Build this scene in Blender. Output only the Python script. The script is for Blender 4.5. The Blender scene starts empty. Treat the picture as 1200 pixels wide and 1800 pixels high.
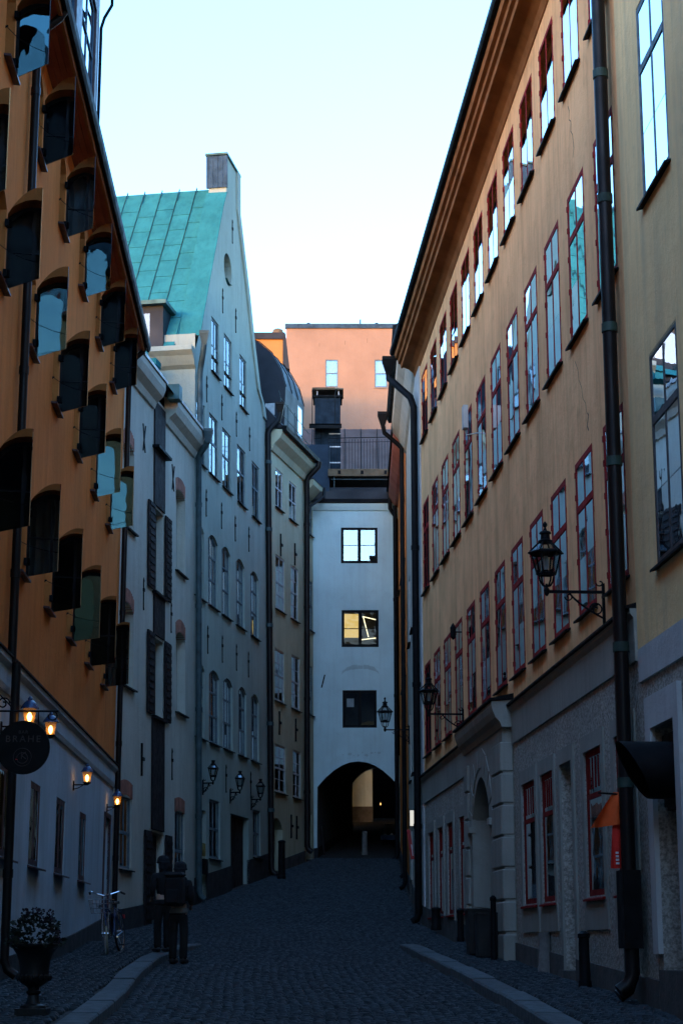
import bpy, math, random
from mathutils import Vector
rad = math.radians
random.seed(11)
SC = bpy.context.scene
COL = SC.collection

# ------------------------------------------------------------------ camera, sky, sun, exposure
cam_d = bpy.data.cameras.new('camera'); cam = bpy.data.objects.new('camera', cam_d); COL.objects.link(cam)
cam_d.sensor_fit = 'VERTICAL'; cam_d.sensor_height = 36.0; cam_d.lens = 64.0
cam_d.clip_start = 0.1; cam_d.clip_end = 2000
cam.location = (0, 0, 1.6); cam.rotation_euler = (rad(90 + 13.33), 0, 0)
SC.camera = cam

SUN_EL, SUN_AZ = 2.3, 210.0          # sun just above the roofs behind the camera (azimuth from +Y, clockwise)
world = bpy.data.worlds.new('World'); SC.world = world; world.use_nodes = True
wn = world.node_tree.nodes; wl = world.node_tree.links; wn.clear()
sky = wn.new('ShaderNodeTexSky'); sky.sky_type = 'NISHITA'; sky.sun_disc = False
sky.sun_elevation = rad(SUN_EL); sky.sun_rotation = rad(SUN_AZ)
sky.air_density = 1.0; sky.dust_density = 1.0; sky.ozone_density = 3.0
bg = wn.new('ShaderNodeBackground'); bg.inputs['Strength'].default_value = 0.15
wo = wn.new('ShaderNodeOutputWorld')
wl.new(sky.outputs['Color'], bg.inputs['Color']); wl.new(bg.outputs['Background'], wo.inputs['Surface'])
sun_d = bpy.data.lights.new('sun', 'SUN'); sun = bpy.data.objects.new('sun', sun_d); COL.objects.link(sun)
sun_d.energy = 0.02; sun_d.angle = rad(3); sun_d.color = (1.0, 0.78, 0.6)
sdir = Vector((math.sin(rad(SUN_AZ)) * math.cos(rad(SUN_EL)), math.cos(rad(SUN_AZ)) * math.cos(rad(SUN_EL)), math.sin(rad(SUN_EL))))
sun.rotation_euler = sdir.to_track_quat('Z', 'Y').to_euler(); sun.location = (0, 0, 60)
vs = SC.view_settings; vs.view_transform = 'Standard'; vs.look = 'None'; vs.gamma = 1.0; vs.use_curve_mapping = False
vs.exposure = 4.5
SC.cycles.max_bounces = 7; SC.cycles.transparent_max_bounces = 12; SC.cycles.caustics_reflective = False
SC.cycles.caustics_refractive = False; SC.cycles.sample_clamp_indirect = 4.0

# ------------------------------------------------------------------ materials
def new_mat(name):
    m = bpy.data.materials.new(name); m.use_nodes = True
    n = m.node_tree.nodes; n.clear()
    out = n.new('ShaderNodeOutputMaterial')
    return m, n, m.node_tree.links, out
def rgb(c): return (c[0], c[1], c[2], 1.0)
def noise(n, l, vec, scale, detail=4, rough=0.55):
    t = n.new('ShaderNodeTexNoise'); t.inputs['Scale'].default_value = scale
    t.inputs['Detail'].default_value = detail; t.inputs['Roughness'].default_value = rough
    l.new(vec, t.inputs['Vector']); return t.outputs['Fac']
def ramp(n, l, fac, a, b, ca, cb):
    r = n.new('ShaderNodeMapRange'); r.inputs['From Min'].default_value = a; r.inputs['From Max'].default_value = b
    r.inputs['To Min'].default_value = ca; r.inputs['To Max'].default_value = cb
    l.new(fac, r.inputs['Value']); return r.outputs['Result']
def mixc(n, l, fac, a, b, mode='MIX'):
    m = n.new('ShaderNodeMix'); m.data_type = 'RGBA'; m.blend_type = mode
    if isinstance(fac, float): m.inputs[0].default_value = fac
    else: l.new(fac, m.inputs[0])
    for i, v in ((6, a), (7, b)):
        if isinstance(v, tuple): m.inputs[i].default_value = v
        else: l.new(v, m.inputs[i])
    return m.outputs[2]
def solid(name, col, rough=0.6, metal=0.0, var=0.2, scale=4.0, bump=0.1, bscale=40.0, spec=0.5, col2=None, thr=(0.35, 0.7), objvar=0.0):
    """one painted / metal / stone surface with uneven tone and fine relief"""
    m, n, l, out = new_mat(name)
    b = n.new('ShaderNodeBsdfPrincipled'); l.new(b.outputs[0], out.inputs[0])
    g = n.new('ShaderNodeNewGeometry'); pos = g.outputs['Position']
    nf = noise(n, l, pos, scale, 5)
    c2 = col2 if col2 else tuple(x * (1 - var) for x in col)
    f = ramp(n, l, nf, thr[0], thr[1], 0.0, 1.0)
    c = mixc(n, l, f, rgb(col), rgb(c2))
    if objvar:
        oi = n.new('ShaderNodeObjectInfo')
        r = ramp(n, l, oi.outputs['Random'], 0, 1, 1 - objvar, 1 + objvar)
        mm = n.new('ShaderNodeVectorMath'); mm.operation = 'SCALE'; l.new(c, mm.inputs[0]); l.new(r, mm.inputs['Scale']); c = mm.outputs[0]
    l.new(c, b.inputs['Base Color'])
    b.inputs['Roughness'].default_value = rough; b.inputs['Metallic'].default_value = metal
    b.inputs['Specular IOR Level'].default_value = spec
    rr = ramp(n, l, nf, 0.3, 0.7, max(rough - 0.1, 0.03), min(rough + 0.1, 1)); l.new(rr, b.inputs['Roughness'])
    if bump:
        bn = noise(n, l, pos, bscale, 3); bm = n.new('ShaderNodeBump'); bm.inputs['Strength'].default_value = bump
        bm.inputs['Distance'].default_value = 0.02; l.new(bn, bm.inputs['Height']); l.new(bm.outputs[0], b.inputs['Normal'])
    return m
def plaster(name, col, dirt, dirt_amt=0.5, streak=0.5, bump=0.25, bscale=35.0, speck=0.0, blotch=0.5):
    """limewash / render: soft blotches, vertical weather streaks, dirt patches, trowel relief"""
    m, n, l, out = new_mat(name)
    b = n.new('ShaderNodeBsdfPrincipled'); l.new(b.outputs[0], out.inputs[0])
    b.inputs['Roughness'].default_value = 0.95; b.inputs['Specular IOR Level'].default_value = 0.03
    g = n.new('ShaderNodeNewGeometry'); pos = g.outputs['Position']
    mp = n.new('ShaderNodeMapping'); mp.inputs['Scale'].default_value = (2.6, 2.6, 0.22); l.new(pos, mp.inputs['Vector'])
    big = noise(n, l, pos, blotch, 6, 0.6)
    st = noise(n, l, mp.outputs[0], 1.0, 6, 0.65)
    mid = noise(n, l, pos, 3.2, 6, 0.65)
    mp2 = n.new('ShaderNodeMapping'); mp2.inputs['Scale'].default_value = (9.0, 9.0, 0.7); l.new(pos, mp2.inputs['Vector']); st2 = noise(n, l, mp2.outputs[0], 1.0, 5, 0.6)
    c = mixc(n, l, ramp(n, l, big, 0.3, 0.72, 0.0, 1.0), rgb(tuple(x * 1.12 for x in col)), rgb(tuple(x * 0.84 for x in col)))
    c = mixc(n, l, ramp(n, l, st, 0.48, 0.78, 0.0, streak), c, rgb(dirt))
    c = mixc(n, l, ramp(n, l, mid, 0.56, 0.8, 0.0, dirt_amt), c, rgb(dirt))
    c = mixc(n, l, ramp(n, l, st2, 0.5, 0.75, 0.0, streak * 0.55), c, rgb(tuple(x * 0.9 for x in dirt)))
    fine = noise(n, l, pos, bscale, 4, 0.7)
    if speck:
        c = mixc(n, l, ramp(n, l, fine, 0.4, 0.62, 0.0, speck), c, rgb(tuple(x * 0.35 for x in col)))
    l.new(c, b.inputs['Base Color'])
    bm = n.new('ShaderNodeBump'); bm.inputs['Strength'].default_value = bump; bm.inputs['Distance'].default_value = 0.02
    l.new(fine, bm.inputs['Height'])
    bm2 = n.new('ShaderNodeBump'); bm2.inputs['Strength'].default_value = 0.35; bm2.inputs['Distance'].default_value = 0.05
    l.new(mid, bm2.inputs['Height']); l.new(bm.outputs[0], bm2.inputs['Normal']); l.new(bm2.outputs[0], b.inputs['Normal'])
    return m
def glass(name, tint=(0.9, 0.95, 1.0), gain=1.9, base=0.03, wob=0.012, wscale=2.2, tilt=0.03):
    """old window glass: see-through straight on, mirror at a glance, slightly wavy"""
    m, n, l, out = new_mat(name)
    tr = n.new('ShaderNodeBsdfTransparent'); tr.inputs[0].default_value = rgb((0.72, 0.78, 0.8))
    gl = n.new('ShaderNodeBsdfGlossy'); gl.inputs[0].default_value = rgb(tint); gl.inputs['Roughness'].default_value = 0.012
    fr = n.new('ShaderNodeFresnel'); fr.inputs['IOR'].default_value = 1.5
    ma = n.new('ShaderNodeMath'); ma.operation = 'MULTIPLY_ADD'; ma.use_clamp = True
    ma.inputs[1].default_value = gain; ma.inputs[2].default_value = base; l.new(fr.outputs[0], ma.inputs[0])
    g = n.new('ShaderNodeNewGeometry')
    nz = noise(n, l, g.outputs['Position'], wscale, 2); bm = n.new('ShaderNodeBump'); bm.inputs['Strength'].default_value = wob
    bm.inputs['Distance'].default_value = 0.06; l.new(nz, bm.inputs['Height'])
    oi = n.new('ShaderNodeObjectInfo'); wn_ = n.new('ShaderNodeTexWhiteNoise'); wn_.noise_dimensions = '1D'; l.new(oi.outputs['Random'], wn_.inputs['W'])
    sb_ = n.new('ShaderNodeVectorMath'); sb_.operation = 'SUBTRACT'; sb_.inputs[1].default_value = (0.5, 0.5, 0.5); l.new(wn_.outputs['Color'], sb_.inputs[0])
    sc_ = n.new('ShaderNodeVectorMath'); sc_.operation = 'SCALE'; sc_.inputs['Scale'].default_value = tilt; l.new(sb_.outputs[0], sc_.inputs[0])
    ad_ = n.new('ShaderNodeVectorMath'); l.new(bm.outputs[0], ad_.inputs[0]); l.new(sc_.outputs[0], ad_.inputs[1])
    nm_ = n.new('ShaderNodeVectorMath'); nm_.operation = 'NORMALIZE'; l.new(ad_.outputs[0], nm_.inputs[0]); l.new(nm_.outputs[0], gl.inputs['Normal'])
    mx = n.new('ShaderNodeMixShader'); l.new(ma.outputs[0], mx.inputs[0]); l.new(tr.outputs[0], mx.inputs[1]); l.new(gl.outputs[0], mx.inputs[2])
    l.new(mx.outputs[0], out.inputs[0]); return m
def emit(name, col, s):
    m, n, l, out = new_mat(name); e = n.new('ShaderNodeEmission'); e.inputs[0].default_value = rgb(col); e.inputs[1].default_value = s
    l.new(e.outputs[0], out.inputs[0]); return m

M = {}
M['orange'] = plaster('orange_limewash', (0.68, 0.222, 0.062), (0.38, 0.12, 0.038), 0.4, 0.5)
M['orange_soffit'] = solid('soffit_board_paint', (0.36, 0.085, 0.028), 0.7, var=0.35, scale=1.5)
M['bluegrey'] = plaster('pale_ground_floor_plaster', (0.42, 0.52, 0.58), (0.25, 0.29, 0.32), 0.35, 0.5)
M['cream'] = plaster('cream_plaster', (0.47, 0.46, 0.40), (0.27, 0.26, 0.22), 0.4, 0.4, bump=0.5, bscale=22)
M['gable'] = plaster('pale_grey_gable_plaster', (0.33, 0.38, 0.34), (0.19, 0.22, 0.20), 0.4, 0.4, bump=0.4, bscale=24)
M['yellow'] = plaster('worn_yellow_plaster', (0.48, 0.47, 0.34), (0.32, 0.30, 0.21), 0.6, 0.6, bump=0.4)
M['white'] = plaster('white_plaster', (0.54, 0.69, 0.70), (0.38, 0.46, 0.46), 0.3, 0.35, bump=0.3)
M['tunnel'] = plaster('dark_passage_plaster', (0.16, 0.175, 0.18), (0.09, 0.10, 0.10), 0.4, 0.4)  # colour darkened so the vault reads near-black like deep shade
M['scar'] = plaster('worn_grey_plaster_scar', (0.42, 0.53, 0.535), (0.34, 0.42, 0.42), 0.5, 0.3)
M['ochre'] = plaster('ochre_limewash', (0.96, 0.52, 0.25), (0.62, 0.30, 0.138), 0.65, 0.9, blotch=0.8)
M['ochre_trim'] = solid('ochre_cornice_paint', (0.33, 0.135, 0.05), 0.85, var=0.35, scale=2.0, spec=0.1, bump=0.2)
M['roughcast'] = plaster('grey_roughcast', (0.50, 0.475, 0.42), (0.30, 0.29, 0.26), 0.5, 0.5, bump=1.0, bscale=26, speck=0.9)
M['smooth'] = plaster('smooth_grey_render', (0.31, 0.305, 0.27), (0.19, 0.19, 0.17), 0.4, 0.5, bump=0.2)
M['beige'] = plaster('beige_plaster', (0.86, 0.60, 0.30), (0.55, 0.42, 0.26), 0.5, 0.75)
M['band'] = plaster('grey_band_paint', (0.50, 0.51, 0.50), (0.3, 0.3, 0.3), 0.3, 0.4)
M['salmon'] = plaster('salmon_plaster', (0.33, 0.21, 0.155), (0.29, 0.185, 0.14), 0.25, 0.3, bump=0.1, bscale=8)
M['apricot'] = plaster('apricot_plaster', (0.42, 0.20, 0.07), (0.36, 0.17, 0.06), 0.3, 0.3, bump=0.1, bscale=8)
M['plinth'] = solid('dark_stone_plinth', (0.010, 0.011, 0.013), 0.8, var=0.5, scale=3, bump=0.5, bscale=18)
M['greyplinth'] = solid('grey_stone_plinth', (0.075, 0.07, 0.066), 0.85, var=0.4, scale=3, bump=0.5, bscale=18)
M['brick'] = solid('exposed_red_brick', (0.34, 0.13, 0.085), 0.85, var=0.4, scale=6, bump=0.6, bscale=30, objvar=0.25)
M['black'] = solid('black_iron', (0.006, 0.0065, 0.008), 0.6, 0.0, var=0.4, scale=6, bump=0.15, spec=0.1)
M['pipe'] = solid('dark_painted_downpipe', (0.009, 0.007, 0.008), 0.42, 0.0, var=0.5, scale=3, bump=0.1, spec=0.2)
M['greypipe'] = solid('weathered_zinc_pipe', (0.045, 0.08, 0.09), 0.55, 0.1, var=0.5, scale=4, bump=0.15, spec=0.3)
M['copper'] = plaster('green_copper_sheet', (0.032, 0.185, 0.20), (0.016, 0.105, 0.125), 0.55, 0.7, bump=0.12, bscale=9, blotch=1.6)
M['copperdark'] = solid('dark_copper_seam', (0.05, 0.13, 0.13), 0.6, 0.2, var=0.4)
M['clamp'] = solid('verdigris_clamp', (0.016, 0.045, 0.035), 0.7, 0.0, var=0.5)
M['roofdark'] = solid('dark_metal_roof', (0.016, 0.02, 0.03), 0.6, 0.0, var=0.4, scale=1.5, bump=0.15, bscale=6, spec=0.3)
M['roofbrown'] = solid('brown_metal_roof', (0.05, 0.04, 0.04), 0.6, 0.0, var=0.4, scale=1.5, bump=0.15, bscale=6)
M['sootmetal'] = solid('sooty_blue_sheet_metal', (0.012, 0.024, 0.04), 0.75, 0.0, var=0.5, scale=4, bump=0.25, spec=0.2)
M['lead'] = solid('weathered_lead_cladding', (0.022, 0.065, 0.12), 0.8, 0.0, var=0.5, scale=5, bump=0.3)
M['red'] = solid('oxblood_window_paint', (0.33, 0.022, 0.022), 0.8, var=0.35, scale=8, bump=0.15, spec=0.1)
M['redbright'] = solid('red_window_paint', (0.20, 0.013, 0.011), 0.8, var=0.35, scale=8, bump=0.15, spec=0.1)
M['purple'] = solid('dark_plum_window_paint', (0.055, 0.022, 0.028), 0.5, var=0.3, scale=8, bump=0.1)
M['charcoal'] = solid('charcoal_window_paint', (0.035, 0.038, 0.048), 0.5, var=0.3, scale=8, bump=0.1)
M['bluewin'] = solid('slate_blue_window_paint', (0.13, 0.18, 0.21), 0.7, var=0.3, scale=8, bump=0.1)
M['palewin'] = solid('pale_window_paint', (0.48, 0.50, 0.52), 0.6, var=0.3, scale=9, bump=0.1)
M['darkwood'] = solid('tarred_brown_boards', (0.014, 0.009, 0.01), 0.75, var=0.5, scale=7, bump=0.4, objvar=0.3, spec=0.25)
M['beam'] = solid('bare_timber_beam', (0.17, 0.11, 0.06), 0.8, var=0.35, scale=5, bump=0.3)
M['kerb'] = solid('granite_kerb', (0.075, 0.092, 0.10), 0.85, var=0.35, scale=9, bump=0.4, bscale=60, objvar=0.15)
M['sett'] = solid('granite_sett', (0.020, 0.033, 0.044), 0.8, var=0.75, scale=7, bump=0.5, bscale=45, objvar=0.3)
M['mortar'] = solid('sandy_joint', (0.018, 0.017, 0.017), 0.95, var=0.4, scale=12, bump=0.6, bscale=60)
M['ground'] = solid('ground_dirt', (0.06, 0.057, 0.05), 0.95, var=0.4, scale=0.5)
M['glass'] = glass('window_glass')
M['softglass'] = glass('dim_old_glass', gain=0.9, base=0.0, wob=0.02, tilt=0.05)
M['glass_wavy'] = glass('old_wavy_glass', gain=1.9, base=0.05, wob=0.03, wscale=1.2)
M['lampglass'] = glass('lantern_glass', gain=0.35, base=0.0, wob=0.02)
M['dullglass'] = glass('dim_niche_glass', gain=0.35, base=0.0, wob=0.1)
M['skyglass'] = glass('bright_niche_glass', tint=(0.42, 0.78, 0.85), gain=3.0, base=0.28, wob=0.12, wscale=1.3)
M['blueglass'] = glass('sky_mirroring_glass', tint=(0.62, 0.8, 1.0), gain=3.0, base=0.2, wob=0.004)
m_, n_, l_, o_ = new_mat('mirror_glass_shutter')
gl_ = n_.new('ShaderNodeBsdfGlossy'); gl_.inputs[0].default_value = rgb((0.40, 0.42, 0.42)); gl_.inputs['Roughness'].default_value = 0.02
df_ = n_.new('ShaderNodeBsdfDiffuse'); df_.inputs[0].default_value = rgb((0.01, 0.012, 0.015))
g_ = n_.new('ShaderNodeNewGeometry'); nz_ = noise(n_, l_, g_.outputs['Position'], 2.0, 2)
bm_ = n_.new('ShaderNodeBump'); bm_.inputs['Strength'].default_value = 0.10; bm_.inputs['Distance'].default_value = 0.06
l_.new(nz_, bm_.inputs['Height']); l_.new(bm_.outputs[0], gl_.inputs['Normal'])
mx_ = n_.new('ShaderNodeMixShader'); mx_.inputs[0].default_value = 0.1
l_.new(gl_.outputs[0], mx_.inputs[1]); l_.new(df_.outputs[0], mx_.inputs[2]); l_.new(mx_.outputs[0], o_.inputs[0])
M['mirror'] = m_
M['curtain'] = solid('sheer_curtain', (0.55, 0.57, 0.58), 0.95, var=0.25, scale=3, bump=0)
M['curtain_warm'] = solid('warm_curtain', (0.42, 0.36, 0.25), 0.95, var=0.3, scale=3, bump=0)
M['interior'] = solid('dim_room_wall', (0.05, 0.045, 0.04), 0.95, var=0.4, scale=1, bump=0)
M['flame'] = emit('warm_lamp_bulb', (1.0, 0.52, 0.16), 0.7)
M['candle'] = emit('candle_flame', (1.0, 0.5, 0.16), 0.12)
M['barglow'] = emit('bar_window_glow', (0.9, 0.78, 0.32), 0.011)  # no lamp: added glow in place of pale reflections on the bar panes
M['atticglow'] = emit('lit_attic_lamp', (1.0, 0.66, 0.20), 0.042)
M['tubeglow'] = emit('attic_light_tube', (1.0, 0.85, 0.5), 0.12)
m_, n_, l_, o_ = new_mat('amber_frosted_lamp_glass')
t1_ = n_.new('ShaderNodeBsdfTransparent'); t1_.inputs[0].default_value = rgb((1.0, 0.86, 0.62)); t2_ = n_.new('ShaderNodeBsdfTranslucent'); t2_.inputs[0].default_value = rgb((0.75, 0.42, 0.15))
mx_ = n_.new('ShaderNodeMixShader'); mx_.inputs[0].default_value = 0.22; l_.new(t1_.outputs[0], mx_.inputs[1]); l_.new(t2_.outputs[0], mx_.inputs[2]); l_.new(mx_.outputs[0], o_.inputs[0]); M['litglass'] = m_
M['litsign'] = emit('lit_white_sign_face', (0.95, 0.93, 0.85), 0.035)
M['signblack'] = solid('black_sign_paint', (0.003, 0.003, 0.0035), 0.7, var=0.3, bump=0.05, spec=0.15)
M['signtext'] = solid('dull_brown_lettering', (0.035, 0.022, 0.02), 0.7, var=0.2, bump=0)
M['signred'] = solid('red_dot_paint', (0.5, 0.02, 0.02), 0.5, bump=0)
M['orangecloth'] = solid('orange_cloth', (0.80, 0.10, 0.01), 0.8, var=0.25, scale=5, bump=0.1)
M['redcloth'] = solid('red_cloth', (0.75, 0.024, 0.012), 0.8, var=0.25, scale=5, bump=0.1)
M['whiteprint'] = solid('white_print', (0.7, 0.7, 0.7), 0.7, bump=0)
M['redpaint'] = solid('red_sign_paint', (0.42, 0.01, 0.012), 0.5, var=0.2, bump=0)
M['chrome'] = solid('chromed_steel', (0.7, 0.72, 0.75), 0.12, 1.0, var=0.1, bump=0)
M['rubber'] = solid('black_tyre', (0.012, 0.012, 0.012), 0.8, var=0.2, bump=0.1)
M['creamrubber'] = solid('cream_tyre', (0.30, 0.28, 0.2), 0.8, var=0.2, bump=0.1)
M['bikeblue'] = solid('dark_blue_bicycle_enamel', (0.02, 0.05, 0.13), 0.25, 0.2, bump=0)
M['urn'] = solid('black_cast_iron_urn', (0.004, 0.0045, 0.005), 0.5, 0.0, var=0.4, scale=12, bump=0.3, spec=0.35)
M['leaf'] = solid('dark_green_leaf', (0.006, 0.016, 0.005), 0.8, var=0.5, scale=12, bump=0, objvar=0.3)
M['petal'] = solid('dark_purple_petal', (0.022, 0.008, 0.02), 0.8, var=0.5, scale=14, bump=0)
M['soil'] = solid('soil', (0.02, 0.015, 0.01), 0.95)
M['skin'] = solid('skin', (0.42, 0.26, 0.19), 0.6, var=0.15, bump=0.05)
M['trousers'] = solid('black_trousers', (0.0015, 0.0015, 0.0015), 0.9, var=0.3, bump=0.3)
M['jacket'] = solid('dark_navy_jacket', (0.0022, 0.0026, 0.005), 0.95, var=0.3, bump=0.3)
M['pack'] = solid('dark_rucksack_cloth', (0.003, 0.0036, 0.006), 0.95, var=0.4, bump=0.3)
M['shirt'] = solid('pale_shirt_hem', (0.13, 0.125, 0.11), 0.9, bump=0.2)
M['cap'] = solid('dark_knit_cap', (0.004, 0.006, 0.011), 0.95, var=0.3, bump=0.6, bscale=120)
M['boot'] = solid('black_boot', (0.0015, 0.0015, 0.0015), 0.5, bump=0.1)
M['bin'] = solid('black_plastic_bin', (0.004, 0.004, 0.0045), 0.7, var=0.2, bump=0.1)
M['cardboard'] = solid('brown_cardboard', (0.26, 0.18, 0.10), 0.85, var=0.2)
M['guardstone'] = solid('worn_guard_stone', (0.16, 0.15, 0.14), 0.85, var=0.4, scale=8, bump=0.6, bscale=20)
M['sheet'] = solid('pale_sheet_metal_edge', (0.42, 0.40, 0.42), 0.45, 0.5, var=0.3, bump=0.2, bscale=8)
M['crack'] = solid('dark_crack_line', (0.07, 0.045, 0.03), 0.95, bump=0)  # dark brown of the wall cracks and scuffs
M['palebag'] = solid('pale_bag', (0.5, 0.52, 0.55), 0.6, var=0.3, bump=0.3)
M['antenna'] = solid('white_plastic_box', (0.6, 0.6, 0.58), 0.5, bump=0)

# ------------------------------------------------------------------ object helpers
WL = {}
def reg(o, parent, wloc, label=None, cat=None, group=None, kind=None):
    COL.objects.link(o); wloc = Vector(wloc); WL[o.name] = wloc
    if parent is not None: o.parent = parent; o.location = wloc - WL[parent.name]
    else: o.location = wloc
    if label: o['label'] = label
    if cat: o['category'] = cat
    if group: o['group'] = group
    if kind: o['kind'] = kind
    return o
def thing(name, label, cat, loc, group=None, kind=None):
    o = bpy.data.objects.new(name, None); o.empty_display_size = 0.2
    return reg(o, None, loc, label, cat, group, kind)
def place(name, mesh, parent, wloc, **k):
    return reg(bpy.data.objects.new(name, mesh), parent, wloc, **k)
ID = lambda a, b, c: Vector((a, b, c))
class MB:
    def __init__(s, T=ID): s.v = []; s.f = []; s.m = []; s.T = T
    def add(s, vs, fs, m=0):
        k = len(s.v); s.v += [tuple(s.T(*p)) for p in vs]
        s.f += [tuple(i + k for i in f) for f in fs]; s.m += [m] * len(fs); return s
    def box(s, a0, a1, b0, b1, c0, c1, m=0):
        vs = [(a, b, c) for a in (a0, a1) for b in (b0, b1) for c in (c0, c1)]
        return s.add(vs, [(0, 1, 3, 2), (4, 6, 7, 5), (0, 4, 5, 1), (2, 3, 7, 6), (0, 2, 6, 4), (1, 5, 7, 3)], m)
    def bbox(s, a0, a1, b0, b1, c0, c1, r=0.01, m=0):   # box with chamfered edges: three crossing slabs' hull
        vs = []
        for sa in (0, 1):
            for sb in (0, 1):
                for sc in (0, 1):
                    A = (a0, a1)[sa]; B = (b0, b1)[sb]; C_ = (c0, c1)[sc]
                    da = r if sa == 0 else -r; db = r if sb == 0 else -r; dc = r if sc == 0 else -r
                    vs += [(A, B + db, C_ + dc), (A + da, B, C_ + dc), (A + da, B + db, C_)]
        q = lambda sa, sb, sc, k: (sa * 4 + sb * 2 + sc) * 3 + k
        fs = []
        for sa in (0, 1): fs.append((q(sa, 0, 0, 0), q(sa, 1, 0, 0), q(sa, 1, 1, 0), q(sa, 0, 1, 0)))
        for sb in (0, 1): fs.append((q(0, sb, 0, 1), q(1, sb, 0, 1), q(1, sb, 1, 1), q(0, sb, 1, 1)))
        for sc in (0, 1): fs.append((q(0, 0, sc, 2), q(1, 0, sc, 2), q(1, 1, sc, 2), q(0, 1, sc, 2)))
        for sb in (0, 1):
            for sc in (0, 1): fs.append((q(0, sb, sc, 1), q(1, sb, sc, 1), q(1, sb, sc, 2), q(0, sb, sc, 2)))
        for sa in (0, 1):
            for sc in (0, 1): fs.append((q(sa, 0, sc, 0), q(sa, 1, sc, 0), q(sa, 1, sc, 2), q(sa, 0, sc, 2)))
            for sb in (0, 1): fs.append((q(sa, sb, 0, 0), q(sa, sb, 1, 0), q(sa, sb, 1, 1), q(sa, sb, 0, 1)))
            for sb in (0, 1):
                for sc in (0, 1): fs.append((q(sa, sb, sc, 0), q(sa, sb, sc, 1), q(sa, sb, sc, 2)))
        return s.add(vs, fs, m)
    def prism(s, poly, b0, b1, m=0):        # polygon in a-c, extruded along b
        n = len(poly); vs = [(a, b0, c) for a, c in poly] + [(a, b1, c) for a, c in poly]
        fs = [tuple(range(n)), tuple(range(2 * n - 1, n - 1, -1))] + [(i, (i + 1) % n, (i + 1) % n + n, i + n) for i in range(n)]
        return s.add(vs, fs, m)
    def prof(s, poly, a0, a1, m=0):         # profile polygon in b-c, run along a
        n = len(poly); vs = [(a0, b, c) for b, c in poly] + [(a1, b, c) for b, c in poly]
        fs = [tuple(range(n)), tuple(range(2 * n - 1, n - 1, -1))] + [(i, (i + 1) % n, (i + 1) % n + n, i + n) for i in range(n)]
        return s.add(vs, fs, m)
    def ring(s, outer, inner, b0, b1, m=0):
        n = len(outer)
        vs = [(a, b0, c) for a, c in outer] + [(a, b0, c) for a, c in inner] + [(a, b1, c) for a, c in outer] + [(a, b1, c) for a, c in inner]
        fs = []
        for i in range(n):
            j = (i + 1) % n
            fs += [(i, j, j + n, i + n), (2 * n + i, 3 * n + i, 3 * n + j, 2 * n + j), (i, 2 * n + i, 2 * n + j, j), (n + i, n + j, 3 * n + j, 3 * n + i)]
        return s.add(vs, fs, m)
    def tube(s, pts, r, n=8, m=0, cap=True):
        P = [Vector(s.T(*p)) for p in pts]; k0 = len(s.v); N = len(P)
        R_ = r if isinstance(r, (list, tuple)) else [r] * N
        up = None
        for i, p in enumerate(P):
            t = (P[min(i + 1, N - 1)] - P[max(i - 1, 0)])
            t = t.normalized() if t.length > 1e-9 else Vector((0, 0, 1))
            if up is None:
                up = Vector((0, 0, 1)) if abs(t.z) < 0.9 else Vector((1, 0, 0))
            u = up - t * up.dot(t); u.normalize(); w = t.cross(u); up = u
            for j in range(n):
                an = 2 * math.pi * j / n
                s.v.append(tuple(p + (u * math.cos(an) + w * math.sin(an)) * R_[i]))
        for i in range(N - 1):
            for j in range(n):
                a = k0 + i * n + j; b = k0 + i * n + (j + 1) % n
                s.f.append((a, b, b + n, a + n)); s.m.append(m)
        if cap:
            s.f.append(tuple(k0 + j for j in range(n))[::-1]); s.m.append(m)
            s.f.append(tuple(k0 + (N - 1) * n + j for j in range(n))); s.m.append(m)
        return s
    def lathe(s, prof, n=16, c=(0, 0, 0), m=0, ph=0.0):
        k0 = len(s.v); N = len(prof)
        for r, z in prof:
            for j in range(n):
                an = 2 * math.pi * j / n + ph
                s.v.append(tuple(s.T(c[0] + r * math.cos(an), c[1] + r * math.sin(an), c[2] + z)))
        for i in range(N - 1):
            for j in range(n):
                a = k0 + i * n + j; b = k0 + i * n + (j + 1) % n
                s.f.append((a, b, b + n, a + n)); s.m.append(m)
        s.f.append(tuple(k0 + j for j in range(n))[::-1]); s.m.append(m)
        s.f.append(tuple(k0 + (N - 1) * n + j for j in range(n))); s.m.append(m)
        return s
    def mesh(s, name, mats, smooth=False):
        me = bpy.data.meshes.new(name); me.from_pydata(s.v, [], s.f)
        for m in (mats if isinstance(mats, (list, tuple)) else [mats]): me.materials.append(M[m])
        if any(s.m): me.polygons.foreach_set('material_index', s.m)
        if smooth:
            me.polygons.foreach_set('use_smooth', [True] * len(s.f))
            try: me.set_sharp_from_angle(angle=rad(40))
            except Exception: pass
        me.update(); return me
    def build(s, name, mats, parent=None, wloc=(0, 0, 0), smooth=False, **k):
        return place(name, s.mesh(name, mats, smooth), parent, wloc, **k)

class Fr:
    """a facade: along it (a), out of it into the street (o), up (z); k leans the wall back as it rises"""
    def __init__(s, p, q, side, k=0.0, z0=4.0):
        s.p = Vector((p[0], p[1], 0)); d = Vector((q[0] - p[0], q[1] - p[1], 0)); s.L = d.length; s.d = d.normalized()
        s.n = Vector((s.d.y, -s.d.x, 0)) * side; s.k = k; s.z0 = z0
    def P(s, a, o, z): return s.p + s.d * a + s.n * (o - s.k * (z - s.z0)) + Vector((0, 0, z))
    def v(s, a, o, z): return s.d * a + s.n * (o - s.k * z) + Vector((0, 0, z))
    def at(s, o0): return lambda a, o, z: s.P(a, o, z) - o0
def house(name, label, fr, a, z, cat='house'):
    return thing(name, label, cat, fr.P(a, 0, z))
def HB(fr, h): return MB(fr.at(WL[h.name]))             # builder in facade coordinates for a part of house h
def part(mb, name, mats, h, **k): return mb.build(name, mats, h, WL[h.name], **k)

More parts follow.
